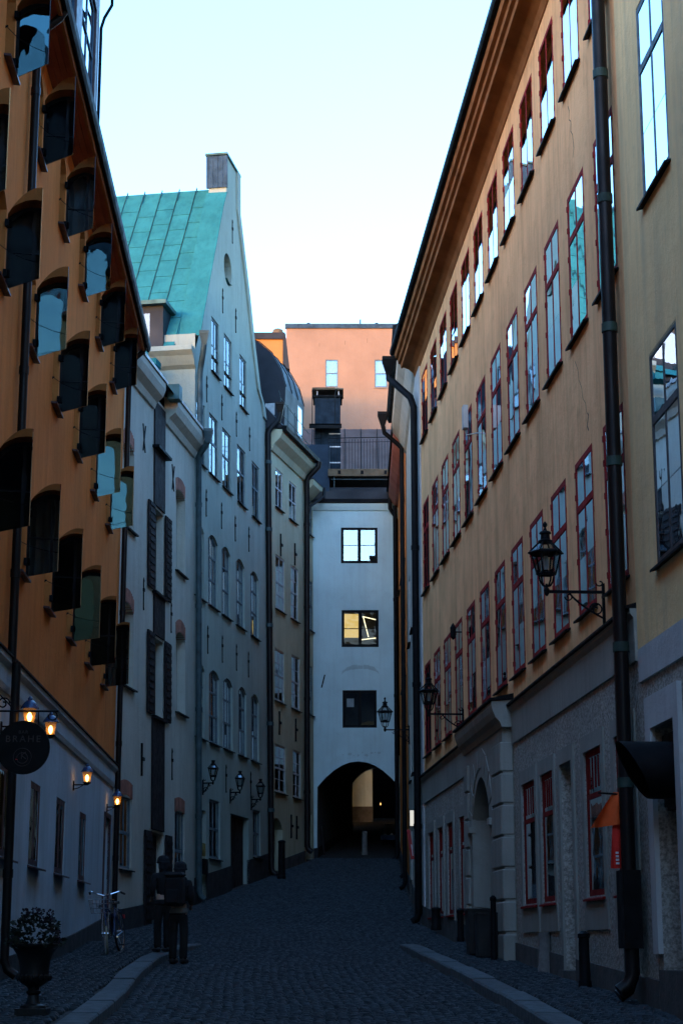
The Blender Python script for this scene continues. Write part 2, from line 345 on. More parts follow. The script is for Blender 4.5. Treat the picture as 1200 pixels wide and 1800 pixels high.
def arch_z(a, a0, a1, z1, rise):
    if not rise: return z1
    u = (a - (a0 + a1) / 2) / ((a1 - a0) / 2); return z1 - rise * u * u
def outline(a0, a1, z0, z1, rise=0, n=10):
    if not rise: return [(a0, z0), (a1, z0), (a1, z1), (a0, z1)]
    return [(a0, z0), (a1, z0)] + [(a1 + (a0 - a1) * i / n, arch_z(a1 + (a0 - a1) * i / n, a0, a1, z1, rise)) for i in range(n + 1)]
def wall_mesh(mb, s0, s1, z0, z1, holes=(), depth=0.22, left=None, right=None, zc=(), o=0.0, m=0, mrev=None):
    lf = left or (lambda z: s0); rf = right or (lambda z: s1)
    zs = sorted(set([z0, z1] + [h[2] for h in holes] + [h[3] for h in holes] + list(zc)))
    zs = [z for z in zs if z0 <= z <= z1]
    for za, zb in zip(zs[:-1], zs[1:]):
        if zb - za < 1e-4: continue
        hs = sorted([h for h in holes if h[2] <= za + 1e-6 and h[3] >= zb - 1e-6])
        la, lb = lf(za), lf(zb)
        for h in hs:
            mb.add([(la, o, za), (h[0], o, za), (h[0], o, zb), (lb, o, zb)], [(0, 1, 2, 3)], m); la = lb = h[1]
        mb.add([(la, o, za), (rf(za), o, za), (rf(zb), o, zb), (lb, o, zb)], [(0, 1, 2, 3)], m)
    for h in holes:
        a0, a1, b0, b1 = h[:4]; rise = h[4] if len(h) > 4 else 0; dp = h[5] if len(h) > 5 else depth
        ol = outline(a0, a1, b0, b1, rise); n = len(ol)
        if rise:
            top = ol[2:]
            for (xa, ya), (xb, yb) in zip(top[:-1], top[1:]):
                mb.add([(xa, o, ya), (xb, o, yb), (xb, o, b1), (xa, o, b1)], [(0, 1, 2, 3)], m)
        mm = m if mrev is None else mrev
        for i in range(n):
            (xa, ya), (xb, yb) = ol[i], ol[(i + 1) % n]
            mb.add([(xa, o, ya), (xb, o, yb), (xb, o - dp, yb), (xa, o - dp, ya)], [(0, 1, 2, 3)], mm)
def body_mesh(mb, s0, s1, z0, z1, D, m=0, top=True, o=0.0):
    mb.add([(s0, o, z0), (s0, -D, z0), (s0, -D, z1), (s0, o, z1)], [(0, 1, 2, 3)], m)
    mb.add([(s1, o, z0), (s1, -D, z0), (s1, -D, z1), (s1, o, z1)], [(0, 1, 2, 3)], m)
    mb.add([(s0, -D, z0), (s1, -D, z0), (s1, -D, z1), (s0, -D, z1)], [(0, 1, 2, 3)], m)
    if top: mb.add([(s0, o, z1), (s1, o, z1), (s1, -D, z1), (s0, -D, z1)], [(0, 1, 2, 3)], m)
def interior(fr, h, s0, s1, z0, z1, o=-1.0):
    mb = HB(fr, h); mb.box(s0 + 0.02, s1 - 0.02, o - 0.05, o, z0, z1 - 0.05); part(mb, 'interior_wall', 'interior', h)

class Win:
    """window kind: frame mesh, one mesh per pane, sill and curtains; stamped on a facade with shared meshes"""
    def __init__(s, fr, w, h, rise=0, cols=2, lights=(1.0,), bars=(), ft=0.05, mt=0.05, tt=0.06, o=-0.03, th=0.06, frame='red', pane='glass',
                 sill='black', sill_out=0.07, hinges=False, curtains=True, bt=0.018, pd=None):
        pd = min(0.016, th * 0.4) if pd is None else pd
        s.fr = fr; s.w = w; s.h = h
        T = fr.v; mb = MB(T); o1 = o; o0 = o - th
        oo = outline(0, w, 0, h, rise); ii = outline(ft, w - ft, ft, h - ft, rise)
        mb.ring(oo, ii, o0, o1)
        xs = [ft + (w - 2 * ft) * i / cols for i in range(cols + 1)]
        for x in xs[1:-1]: mb.box(x - mt / 2, x + mt / 2, o0 + 0.004, o1 - 0.004, ft - 0.01, arch_z(x, 0, w, h, rise) - ft + 0.01)
        zt = [ft] + [ft + (h - 2 * ft) * f for f in lights[:-1]] + [h - ft]
        for z in zt[1:-1]: mb.box(ft - 0.01, w - ft + 0.01, o0 + 0.006, o1 + 0.003, z - tt / 2, z + tt / 2)
        for z in bars:
            zz = ft + (h - 2 * ft) * z; mb.box(ft - 0.005, w - ft + 0.005, o0 + 0.012, o1 - 0.008, zz - bt / 2, zz + bt / 2)
        if hinges:
            for x in (-0.012, w - 0.03):
                for z in (0.1, 0.36, 0.58, 0.78, 0.93): mb.box(x, x + 0.034, o1 - 0.01, o1 + 0.010, h * z - 0.035, h * z + 0.035)
        s.frame = mb.mesh('window_frame', frame)
        s.panes = []
        zz = sorted(set(zt + [ft + (h - 2 * ft) * z for z in bars]))
        for i in range(cols):
            xa = xs[i] + (mt / 2 if i else 0) - 0.004; xb = xs[i + 1] - (mt / 2 if i < cols - 1 else 0) + 0.004
            for k in range(len(zz) - 1):
                za, zb = zz[k] - 0.004, zz[k + 1] + 0.004
                last = k == len(zz) - 2; p = MB(T); om = o1 - pd
                if last and rise:
                    xsn = [xa + (xb - xa) * j / 5 for j in range(6)]
                    poly = [(xa, om, za), (xb, om, za)] + [(x, om, arch_z(x, 0, w, h, rise) - ft + 0.004) for x in reversed(xsn)]
                    p.add(poly, [tuple(range(len(poly)))])
                else: p.add([(xa, om, za), (xb, om, za), (xb, om, zb), (xa, om, zb)], [(0, 1, 2, 3)])
                s.panes.append(p.mesh('pane', pane))
        s.sill = None
        if sill:
            p = MB(T); p.prof([(o0 - 0.02, -0.015), (o0 - 0.02, 0.012), (sill_out, -0.035), (sill_out, -0.06)], -0.05, w + 0.05); s.sill = p.mesh('sill', sill)
        s.curt = []
        if curtains:
            for var in range(4):
                p = MB(T); rngs = [(0.02, w - 0.02)] if var == 0 else ([(0.02, w * 0.36), (w * 0.66, w - 0.02)] if var == 1 else ([(0.02, w * 0.55)] if var == 2 else [(0.02, w * 0.22), (w * 0.5, w - 0.02)]))
                for xa, xb in rngs:
                    n = max(6, int((xb - xa) / 0.035)); vs = []; fs = []
                    for j in range(n + 1):
                        x = xa + (xb - xa) * j / n; of = o0 - 0.10 + 0.022 * math.sin(j * 1.9 + var) + 0.012 * math.sin(j * 0.7)
                        vs += [(x, of, 0.03), (x + 0.01 * math.sin(j), of * 1.0, h - 0.04)]
                    fs = [(2 * j, 2 * j + 2, 2 * j + 3, 2 * j + 1) for j in range(n)]
                    p.add(vs, fs)
                s.curt.append(p.mesh('curtain', 'curtain'))
    def put(s, h, a, z, curtain=None, sill=True):
        loc = s.fr.P(a, 0, z); wdw = place('window', s.frame, h, loc)
        for p in s.panes: place('pane', p, wdw, loc)
        if s.sill and sill: place('sill', s.sill, wdw, loc)
        if curtain is not None and s.curt: place('curtain', s.curt[curtain % 4], wdw, loc)
        return wdw

def downpipe(h, pts, r, mat='pipe', clamps=(), hopper=None, name='downpipe', n=12):
    """pts and clamp heights in world metres; clamps ride on the last vertical run"""
    base = WL[h.name]; mb = MB(lambda a, b, c: Vector((a, b, c)) - base); mb.tube(pts, r, n)
    o = part(mb, name, mat, h, smooth=True)
    for c, cm in clamps:
        q = MB(lambda a, b, cc: Vector((a, b, cc)) - base); q.tube([(c[0], c[1], c[2] - 0.05), (c[0], c[1], c[2] + 0.05)], r * 1.16, n)
        place('pipe_clamp', q.mesh('pipe_clamp', cm, True), o, base)
    if hopper:
        x, y, z, sz = hopper
        q = MB(lambda a, b, cc: Vector((a, b, cc)) - base); q.lathe([(r * 1.05, -sz), (sz * 0.62, 0), (sz * 0.66, 0.02), (sz * 0.66, 0.09), (sz * 0.58, 0.09)], 4, (x, y, z), 0, math.pi / 4)
        place('hopper', q.mesh('hopper', mat), o, base)
    return o

# ------------------------------------------------------------------ ground
RP = [(-60, -1.6), (-20, -0.7), (0, 0.0), (19.4, 0.93), (29.5, 1.36), (38.7, 1.98), (43.4, 2.5), (51, 3.4), (56, 4.12), (62, 4.9), (68, 5.65), (90, 8.0), (130, 9.0)]
def road_z(y):
    for (a, za), (b, zb) in zip(RP[:-1], RP[1:]):
        if y <= b:
            t = max(0, min(1, (y - a) / (b - a))); return za + (zb - za) * t
    return RP[-1][1]
def interp(tab, y):
    if y <= tab[0][0]: return tab[0][1]
    for (a, va), (b, vb) in zip(tab[:-1], tab[1:]):
        if y <= b: return va + (vb - va) * (y - a) / (b - a)
    return tab[-1][1]
ys = [-300, -60, -40, -20, -10] + [i * 1.0 for i in range(0, 91, 2)] + [110, 130, 400]
mb = MB()
for i, y in enumerate(ys): mb.v += [(-300, y, road_z(y) - 0.35), (300, y, road_z(y) - 0.35)]
mb.f = [(2 * i, 2 * i + 1, 2 * i + 3, 2 * i + 2) for i in range(len(ys) - 1)]; mb.m = [0] * len(mb.f)
mb.build('ground', 'ground', None, (0, 0, 0), kind='structure', label='bare ground sheet under the old town')
KL = [(0, -2.25), (16.5, -2.26), (19.7, -2.31), (24.5, -2.60), (28.0, -2.72), (30.2, -2.66), (32.3, -2.41)]     # road side of left kerb
KR = [(0, 2.55), (16.2, 1.88), (21.7, 1.64), (27.2, 1.36), (32.0, 0.99)]
def wallL(y):
    if y < 35.89: return -3.47 - 0.02737 * y
    return interp([(35.89, -4.45), (43.25, -3.45), (51.25, -2.01), (54.98, -1.10), (56.08, -0.84), (90, -0.84)], y)
def wallR(y):
    if y < 39.54: return 4.31 - 0.06629 * y
    return interp([(39.54, 1.69), (47, 1.72), (56, 1.78), (57, 2.2), (90, 2.2)], y)
mb = MB()
yr = [-15 + i * 1.5 for i in range(0, 64)]
for y in yr: mb.v += [(wallL(y) - 0.6, y, road_z(y) - 0.03), (wallR(y) + 0.6, y, road_z(y) - 0.03)]
mb.f = [(2 * i, 2 * i + 1, 2 * i + 3, 2 * i + 2) for i in range(len(yr) - 1)]; mb.m = [0] * len(mb.f)
road = mb.build('road', 'mortar', None, (0, 0, 0), kind='structure', label='sett-paved street rising to the dark archway')

def sett_mesh(seed, sx, sy, hz=0.05):
    r = random.Random(seed); c = 0.16
    j = lambda k: r.uniform(-k, k)
    base = [(-sx / 2, -sy / 2), (sx / 2, -sy / 2), (sx / 2, sy / 2), (-sx / 2, sy / 2)]
    vs = [(x, y, -hz) for x, y in base] + [(x + j(0.006), y + j(0.006), -0.012) for x, y in base]
    vs += [(x * (1 - 2 * c) + j(0.006), y * (1 - 2 * c) + j(0.006), 0.006 + j(0.004)) for x, y in base]
    fs = [(0, 1, 5, 4), (1, 2, 6, 5), (2, 3, 7, 6), (3, 0, 4, 7), (4, 5, 9, 8), (5, 6, 10, 9), (6, 7, 11, 10), (7, 4, 8, 11), (8, 9, 10, 11)]
    return vs, fs
SETT = [sett_mesh(i, 0.125, 0.105) for i in range(6)]
SETT_ME = []
for vs_, fs_ in SETT:
    q = MB(); q.add(vs_, fs_); SETT_ME.append(q.mesh('sett', 'sett'))
def pave(owner, y0, y1, xl, xr, zf, dx, dy, nparts, jit=0.012):
    rr = random.Random(5); cells = []
    y = y0; row = 0
    while y < y1:
        a, b = xl(y), xr(y); x = a + dx * (0.5 if row % 2 else 0.25)
        while x < b:
            cells.append((x + rr.uniform(-jit, jit), y + rr.uniform(-jit, jit) * 0.6 + 0.03 * math.sin(x * 1.7 + row * 0.13), rr.randrange(6), rr.uniform(-0.007, 0.007))); x += dx
        y += dy; row += 1
    vis = [c for c in cells if c[1] > 16.6 and abs(c[0]) < 0.19 * c[1]]
    vis.sort(key=lambda c: c[1]); head = set(vis[:nparts])
    for c in vis[:nparts]:
        so_ = place('sett', SETT_ME[c[2]], owner, (c[0], c[1], zf(c[1]) + c[3])); so_.scale = (rr.uniform(0.84, 1.06) * dx / 0.135, rr.uniform(0.82, 1.06) * dy / 0.115, 1)
    mb = MB()
    for c in cells:
        if c in head: continue
        vs_, fs_ = SETT[c[2]]; z = zf(c[1]) + c[3]; k = len(mb.v)
        fx_ = rr.uniform(0.84, 1.06) * dx / 0.135; fy_ = rr.uniform(0.82, 1.06) * dy / 0.115; mb.v += [(p[0] * fx_ + c[0], p[1] * fy_ + c[1], p[2] + z) for p in vs_]; mb.f += [tuple(i + k for i in f) for f in fs_]
    mb.m = [0] * len(mb.f)
    mb.build('setts', 'sett', owner, WL[owner.name] * 0, kind='stuff')
kl = lambda y: interp(KL, y); kr = lambda y: interp(KR, y)
pave(road, 14.5, 55.9, lambda y: kl(y) + 0.02 if y < 32.3 else wallL(y) + 0.12, lambda y: kr(y) - 0.02 if y < 32.0 else wallR(y) - 0.12, road_z, 0.118, 0.100, 300)
KH = 0.115
def sidewalk(name, label, side, tab, wall, yend):
    yy = [0 + i * 1.0 for i in range(0, int(yend) + 1)] + [yend]
    mb = MB()
    for y in yy:
        xk = interp(tab, y) + (-0.26 if side < 0 else 0.26); xw = wall(y) + (-0.3 if side < 0 else 0.3)
        if side < 0: mb.v += [(xw, y, road_z(y) + KH - 0.035), (xk, y, road_z(y) + KH - 0.035)]
        else: mb.v += [(xk, y, road_z(y) + KH - 0.035), (xw, y, road_z(y) + KH - 0.035)]
    mb.f = [(2 * i, 2 * i + 1, 2 * i + 3, 2 * i + 2) for i in range(len(yy) - 1)]; mb.m = [0] * len(mb.f)
    o = mb.build(name, 'mortar', None, (0, 0, 0), kind='structure', label=label)
    return o
swl = sidewalk('pavement_left', 'narrow sett pavement along the bar front on the left', -1, KL, wallL, 32.0)
swr = sidewalk('pavement_right', 'narrow sett pavement along the ochre house on the right', 1, KR, wallR, 31.8)
pave(swl, 14.5, 31.9, lambda y: wallL(y) + 0.06, lambda y: kl(y) - 0.33, lambda y: road_z(y) + KH, 0.115, 0.098, 300)
pave(swr, 14.5, 31.7, lambda y: kr(y) + 0.33, lambda y: wallR(y) - 0.06, lambda y: road_z(y) + KH, 0.115, 0.098, 300)
def kerb(name, label, side, tab, y0, y1):
    k = thing(name, label, None, (interp(tab, y0), y0, road_z(y0)), kind='structure'); base = WL[k.name]
    rr = random.Random(3); y = y0
    while y < y1 - 0.2:
        ln = rr.uniform(0.85, 1.5); ye = min(y + ln, y1); h = KH + rr.uniform(-0.008, 0.008)
        ends = []
        for yy_ in (y + 0.006, ye - 0.006):
            x = interp(tab, yy_) + rr.uniform(-0.006, 0.006); z = road_z(yy_); ends.append((x, yy_, z))
        mb = MB(lambda a, b, c: Vector((a, b, c)) - base); vs = []
        taper = 1.0
        for i, (x, yy_, z) in enumerate(ends):
            fall = max(0.0, (yy_ - (y1 - 2.0)) / 2.0) * 0.075 if side < 0 else max(0.0, (yy_ - (y1 - 2.0)) / 2.0) * 0.06
            hh = h - fall; w = 0.27 * side
            vs += [(x, yy_, z - 0.1), (x, yy_, z + hh - 0.02), (x + 0.018 * side, yy_, z + hh), (x + w, yy_, z + hh), (x + w, yy_, z - 0.1)]
        fs = [(i, (i + 1) % 5, (i + 1) % 5 + 5, i + 5) for i in range(5)] + [(0, 1, 2, 3, 4), (9, 8, 7, 6, 5)]
        mb.add(vs, fs); part(mb, 'kerb_stone', 'kerb', k); y = ye
kerb('kerb_left', 'curving granite kerb edging the left pavement', -1, KL, 14.5, 32.3)
kerb('kerb_right', 'straight granite kerb edging the right pavement', 1, KR, 14.5, 32.0)

# ------------------------------------------------------------------ facades
FL = Fr((-3.744, 10.0), (-4.455, 35.890), 1)
FL.p = Vector((-3.744, 10.0, 0))
F2 = Fr((-4.452, 35.890), (-3.446, 43.247), 1, 0.019)
FG = Fr((-3.446, 43.247), (-2.010, 51.247), 1, 0.017)
FY = Fr((-2.010, 51.247), (-1.103, 54.975), 1, 0.006)
FN = Fr((-1.103, 54.975), (-0.836, 56.076), 1, 0.006)
FA = Fr((-0.836, 56.076), (2.4, 56.076), 1)
FR = Fr((3.647, 10.0), (1.689, 39.535), -1)
FW = Fr((1.689, 39.535), (1.72, 47.0), -1)
FO = Fr((1.72, 47.0), (1.78, 56.05), -1)

def ledge(fr, h, name, mat, prof, s0, s1): 
    mb = HB(fr, h); mb.prof(prof, s0, s1); return part(mb, name, mat, h)
def plinth(fr, h, s0, s1, rise, mat, o=0.03, step=1.0, skip=(), sink=0.6):
    """stone base that climbs with the street, one stretch between openings"""
    cuts = sorted([s0, s1] + [x for sk in skip for x in sk])
    for u, v in zip(cuts[:-1], cuts[1:]):
        if any(abs(u - sk[0]) < 1e-6 for sk in skip) or v - u < 0.02: continue
        n = max(1, int((v - u) / step)); mb = HB(fr, h); vs = []; fs = []
        for i in range(n + 1):
            a = u + (v - u) * i / n; g = road_z(fr.P(a, 0, 0).y)
            vs += [(a, o, g - sink), (a, o, g + rise), (a, -0.05, g + rise), (a, -0.05, g - sink)]
            if i: k = 4 * i; fs += [(k - 4, k, k + 1, k - 3), (k - 3, k + 1, k + 2, k - 2)]
        fs += [(0, 1, 2, 3), (4 * n, 4 * n + 1, 4 * n + 2, 4 * n + 3)]
        mb.add(vs, fs); part(mb, 'plinth', mat, h)

# ---- 1. orange house with mirror-glass shutters (left foreground)
H = house('orange_house', 'orange limewashed house with glass shutters ajar above a pale bar front', FL, 12, 0.5)
S0, S1 = -24.0, 25.9
cols = [1.0 + 2.46 * k for k in range(11)]                  # hinge positions (far jamb)
cols = [13.15 + 2.6 * k for k in range(-3, 5)]
OW = 0.66; rows = [6.2, 9.18, 11.93]
uh = [(c - OW, c, z, z + 1.2, 0.16, 0.30) for c in cols for z in rows]
gw = [(11.85, 12.95), (14.5, 15.5), (17.25, 18.35), (20.3, 21.3)]
gz0, gz1 = 2.62, 3.72
lh = [(a, b, gz0, gz1, 0, 0.16) for a, b in gw] + [(24.35, 25.25, 1.35, 3.9, 0, 0.3)]
mb = HB(FL, H); wall_mesh(mb, S0, S1, 4.9, 13.5, uh); wall_mesh(mb, S0, S1, -2.6, 4.9, lh, m=1); body_mesh(mb, S0, S1, -2.6, 13.5, 9)
part(mb, 'wall', ['orange', 'bluegrey'], H); interior(FL, H, S0, S1, -2, 13.5)
ledge(FL, H, 'string_course', 'bluegrey', [(-0.02, 4.55), (0.03, 4.55), (0.05, 4.62), (0.05, 4.82), (0.10, 4.88), (0.10, 4.95), (-0.02, 4.95)], S0, S1)
ledge(FL, H, 'ledge_flashing', 'black', [(-0.02, 4.952), (0.125, 4.952), (0.125, 4.975), (-0.02, 5.03)], S0, S1)
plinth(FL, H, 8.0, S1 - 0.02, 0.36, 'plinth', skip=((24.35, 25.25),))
# eaves: boards, trim, gutter, roof
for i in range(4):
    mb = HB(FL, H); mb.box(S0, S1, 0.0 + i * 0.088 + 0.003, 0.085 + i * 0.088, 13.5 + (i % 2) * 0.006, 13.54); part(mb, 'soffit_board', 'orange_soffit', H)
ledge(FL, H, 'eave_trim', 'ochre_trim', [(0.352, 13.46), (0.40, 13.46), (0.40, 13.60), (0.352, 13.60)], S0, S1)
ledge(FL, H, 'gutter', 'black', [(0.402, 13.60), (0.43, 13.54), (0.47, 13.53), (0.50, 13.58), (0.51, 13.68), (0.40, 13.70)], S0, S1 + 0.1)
mb = HB(FL, H)
mb.add([(S0, 0.46, 13.66), (S1, 0.46, 13.66), (S1, -5, 15.6), (S0, -5, 15.6), (S0, -9.2, 13.66), (S1, -9.2, 13.66)], [(0, 1, 2, 3), (3, 2, 5, 4), (1, 5, 2), (0, 3, 4)]); part(mb, 'roof', 'roofdark', H)
# upper windows: inner casement in the niche, mirror leaf outside
wt = Win(FL, OW, 1.2, 0.16, 2, (1.0,), (0.5,), ft=0.045, mt=0.04, o=-0.24, th=0.05, frame='charcoal', pane='dullglass', sill=None, curtains=True)
wts = Win(FL, OW, 1.2, 0.16, 1, (1.0,), (), ft=0.045, mt=0.04, o=-0.24, th=0.05, frame='charcoal', pane='skyglass', sill=None, curtains=False)
BRIGHT = {(2, 4), (2, 1), (1, 2), (1, 5), (1, 6), (0, 4)}
al = rad(50); hw = 0.60
mbm = MB(FL.v); n = 10
prof_ = [(0, 0.02)] + [(0, 1.0)]
def leaf_top(u):                                        # arched head, crown three quarters of the way out
    t = (u - 0.74 * hw) / (0.74 * hw); return 1.19 - 0.20 * t * t
pts = [(0.0, 0.02), (hw, 0.02)] + [(hw * i / n, leaf_top(hw * i / n)) for i in range(n, -1, -1)]
lv = lambda u, t, z: (-math.cos(al) * u + math.sin(al) * t, 0.015 + math.sin(al) * u + math.cos(al) * t, z)
N_ = len(pts)
mbm.add([lv(u, 0, z) for u, z in pts] + [lv(u, 0.012, z) for u, z in pts], [tuple(range(N_)), tuple(range(2 * N_ - 1, N_ - 1, -1))] + [(i, (i + 1) % N_, (i + 1) % N_ + N_, i + N_) for i in range(N_)])
leaf_me = mbm.mesh('glass_shutter', 'mirror')
hg = MB(FL.v); hg.box(-0.05, 0.05, -0.01, 0.035, -0.045, 0.045); hinge_me = hg.mesh('hinge', 'black')
st = MB(FL.v); st.tube([(-OW - 0.03, 0.0, 0.36), (-OW * 0.6, 0.12, 0.34), lv(hw * 0.55, -0.01, 0.33)], 0.005, 5); st.tube([(-OW - 0.03, -0.01, 0.33), (-OW - 0.03, 0.03, 0.36)], 0.012, 5)
stay_me = st.mesh('stay_wire', 'black')
ss = MB(FL.v); ss.prof([(-0.3, -0.01), (-0.3, 0.015), (0.085, -0.02), (0.085, -0.05)], -OW - 0.06, 0.06); nsill = ss.mesh('sill', 'purple')
for c in cols:
    for z in rows:
        loc = FL.P(c, 0, z)
        ij = (rows.index(z), cols.index(c) - 1)
        w_ = wts.put(H, c - OW, z) if (ij[0], ij[1]) in BRIGHT else wt.put(H, c - OW, z, None if random.random() < 0.7 else random.randrange(4))
        place('sill', nsill, w_, loc)
        sh = place('glass_shutter', leaf_me, H, loc); place('hinge', hinge_me, sh, loc + Vector((0, 0, 0.22))); place('hinge', hinge_me, sh, loc + Vector((0, 0, 0.86))); place('stay_wire', stay_me, sh, loc)
# ground-floor windows, each two narrow lights
gt = Win(FL, 1.05, 1.1, 0, 2, (1.0,), (), ft=0.08, mt=0.10, o=-0.008, th=0.05, pd=0.01, frame='purple', sill='purple', sill_out=0.10)
for i, (a, b) in enumerate(gw):
    gt.put(H, a + 0.0, gz0)
    mb = MB(FL.v); mb.box(0.05, 1.0, -0.155, -0.145, 0.0, 1.1); place('glow_panel', mb.mesh('glow_panel', 'barglow'), H, FL.P(a, 0, gz0), label='glowing sheet added behind bar window')
# door
d = HB(FL, H); d.box(24.35, 25.25, -0.28, -0.2, 1.2, 3.9); do = part(d, 'door', 'charcoal', H)
for zz in (1.6, 2.4, 3.15):
    d = HB(FL, H); d.bbox(24.5, 25.1, -0.205, -0.175, zz, zz + 0.6, 0.012); place('door_panel', d.mesh('door_panel', 'charcoal'), do, WL[H.name])
d = HB(FL, H); d.tube([(24.46, -0.17, 2.42), (24.46, -0.12, 2.42), (24.56, -0.12, 2.42)], 0.012, 6); place('handle', d.mesh('handle', 'chrome'), do, WL[H.name])
d = HB(FL, H); d.box(24.27, 24.35, -0.02, 0.03, 1.5, 3.98); d.box(25.25, 25.33, -0.02, 0.03, 1.5, 3.98); d.box(24.27, 25.33, -0.02, 0.034, 3.9, 3.99); place('door_frame', d.mesh('door_frame', 'purple'), do, WL[H.name])
def fpipe(fr, h, a, o, ztop, zbot, r, mat='pipe', clamps=(), cm='pipe', foot=True, top=None, hopper=None):
    pts = []
    if top:
        for (aa, oo, zz) in top: pts.append(tuple(fr.P(aa, oo, zz)))
    nseg = 6
    for i in range(nseg + 1): pts.append(tuple(fr.P(a, o, ztop + (zbot - ztop) * i / nseg)))
    if foot: pts += [tuple(fr.P(a, o + 0.04, zbot - 0.10)), tuple(fr.P(a, o + 0.14, zbot - 0.17))]
    cl = [(tuple(fr.P(a, o, z)), cm) for z in clamps]
    return downpipe(h, pts, r, mat, cl, hopper)
fpipe(FL, H, 11.82, 0.09, 13.2, 4.9, 0.055, 'pipe', (6.0, 8.6, 10.4, 12.4), foot=False, top=[(11.82, 0.42, 13.55), (11.82, 0.36, 13.45), (11.82, 0.16, 13.28)])
fpipe(FL, H, 11.82, 0.15, 4.9, 1.4, 0.055, 'pipe', (2.4, 3.8))
fpipe(FL, H, 25.72, 0.10, 13.2, 1.9, 0.055, 'pipe', (3.2, 5.4, 8.0, 10.5), top=[(25.72, 0.42, 13.55), (25.72, 0.36, 13.45), (25.72, 0.18, 13.28)])
# dormer riding on the eaves
dm = HB(FL, H); wall_mesh(dm, 13.2, 18.5, 13.7, 17.6, [(13.7, 15.5, 14.6, 17.0, 0, 0.1), (16.2, 18.1, 14.6, 17.0, 0, 0.1)], o=0.1); body_mesh(dm, 13.2, 18.5, 13.7, 17.6, 3, o=0.1)
dorm = part(dm, 'dormer', 'purple', H)
dwt = Win(FL, 1.85, 2.4, 0, 2, (0.62, 1.0), (), ft=0.08, mt=0.1, o=0.06, frame='lead', sill=None, curtains=False)
dwt.put(H, 13.7, 14.6); dwt.put(H, 16.22, 14.6)
dm = HB(FL, H); dm.prof([(0.25, 17.6), (0.27, 17.72), (-3.1, 18.0), (-3.1, 17.6)], 13.0, 18.7); place('dormer_roof', dm.mesh('dormer_roof', 'roofdark'), dorm, WL[H.name])
fpipe(FL, H, 18.52, 0.13, 16.9, 13.9, 0.028, 'black', (), foot=False, top=[(18.55, 0.3, 17.6), (18.55, 0.3, 17.35), (18.53, 0.18, 17.1)])

# ---- 2. cream warehouse with boarded hoist bay
H = house('cream_warehouse', 'cream plastered warehouse with dark boarded hoist bay and brick-headed niches', F2, 3.5, 1.6)
L2 = 7.425
nic = [(5.42, 6.44, 10.03, 12.0, 0.10, 0.22), (5.46, 6.48, 6.75, 8.62, 0.14, 0.22), (0.55, 1.48, 10.0, 11.85, 0.16, 0.22), (0.55, 1.52, 6.7, 8.42, 0.16, 0.22)]
gnd = [(5.40, 6.42, 2.75, 4.5, 0, 0.12), (0.55, 1.5, 3.05, 4.46, 0, 0.12)]
hat = [(3.2, 4.2, 9.15, 11.0, 0, 0.25), (3.2, 4.2, 6.4, 8.1, 0, 0.25), (3.05, 4.35, 1.2, 3.9, 0, 0.25)]
mb = HB(F2, H); wall_mesh(mb, 0, L2, -0.5, 13.55, nic + gnd + hat); body_mesh(mb, 0, L2, -0.5, 13.55, 9); part(mb, 'wall', 'cream', H)
interior(F2, H, 0, L2, -0.5, 13.5)
for a0, a1, b0, b1, rs, dp in nic:
    mb = HB(F2, H); mb.box(a0 - 0.01, a1 + 0.01, -0.26, -0.2, b0 - 0.02, b1 + 0.02); part(mb, 'niche_back', 'cream', H)
# brick heads: each brick on edge
bm_ = MB(F2.v); bm_.bbox(0, 0.082, -0.2, 0.012, 0, 0.30, 0.008); brick_me = bm_.mesh('brick', 'brick')
for (a0, a1, b0, b1, rs, dp) in nic + [(5.40, 6.42, 2.75, 4.52, 0.06, 0), (0.55, 1.5, 3.05, 4.50, 0.06, 0)]:
    x = a0 - 0.02
    while x < a1 - 0.04:
        place('brick', brick_me, H, F2.P(x, 0.0, arch_z(x + 0.04, a0, a1, b1, rs) + 0.005)); x += 0.092
ns = MB(F2.v); ns.prof([(-0.2, -0.01), (-0.2, 0.02), (0.08, -0.025), (0.08, -0.06)], -0.05, 1.07); ns_me = ns.mesh('niche_sill', 'black')
for a0, a1, b0, b1, rs, dp in nic: place('niche_sill', ns_me, H, F2.P(a0, 0, b0))
w2 = Win(F2, 1.0, 1.75, 0, 2, (0.5, 1.0), (), ft=0.05, mt=0.05, o=-0.04, frame='bluewin', sill='black')
w2.put(H, 5.41, 2.75, 1); w2b = Win(F2, 0.95, 1.41, 0, 2, (0.5, 1.0), (), o=-0.04, frame='bluewin', sill='black'); w2b.put(H, 0.55, 3.05, 0)
# hoist bay boards
bo = MB(F2.v); bo.bbox(0, 0.108, 0.0, 0.035, 0, 1.0, 0.006); 
for (zlo, zhi, s_0, s_1) in ((11.05, 13.45, 3.2, 4.2), (8.15, 9.1, 3.22, 4.25), (3.95, 6.35, 3.12, 4.3)):
    q = MB(F2.v); q.bbox(0, 0.108, 0.004, 0.04, 0, zhi - zlo, 0.006); me = q.mesh('board', 'darkwood'); x = s_0
    while x < s_1 - 0.05:
        place('board', me, H, F2.P(x, 0, zlo)); x += 0.113
q = HB(F2, H); q.box(3.1, 4.35, 0.0, 0.16, 12.32, 12.38); part(q, 'hoist_bay_ledge', 'black', H)
def shutter_leaf(w, h):
    q = MB(F2.v); q.bbox(0, w, 0, 0.04, 0, h, 0.006)
    for i in range(int(h / 0.16)): q.box(0.05, w - 0.05, 0.04, 0.058, 0.06 + i * 0.16, 0.14 + i * 0.16)
    return q.mesh('shutter', 'darkwood')
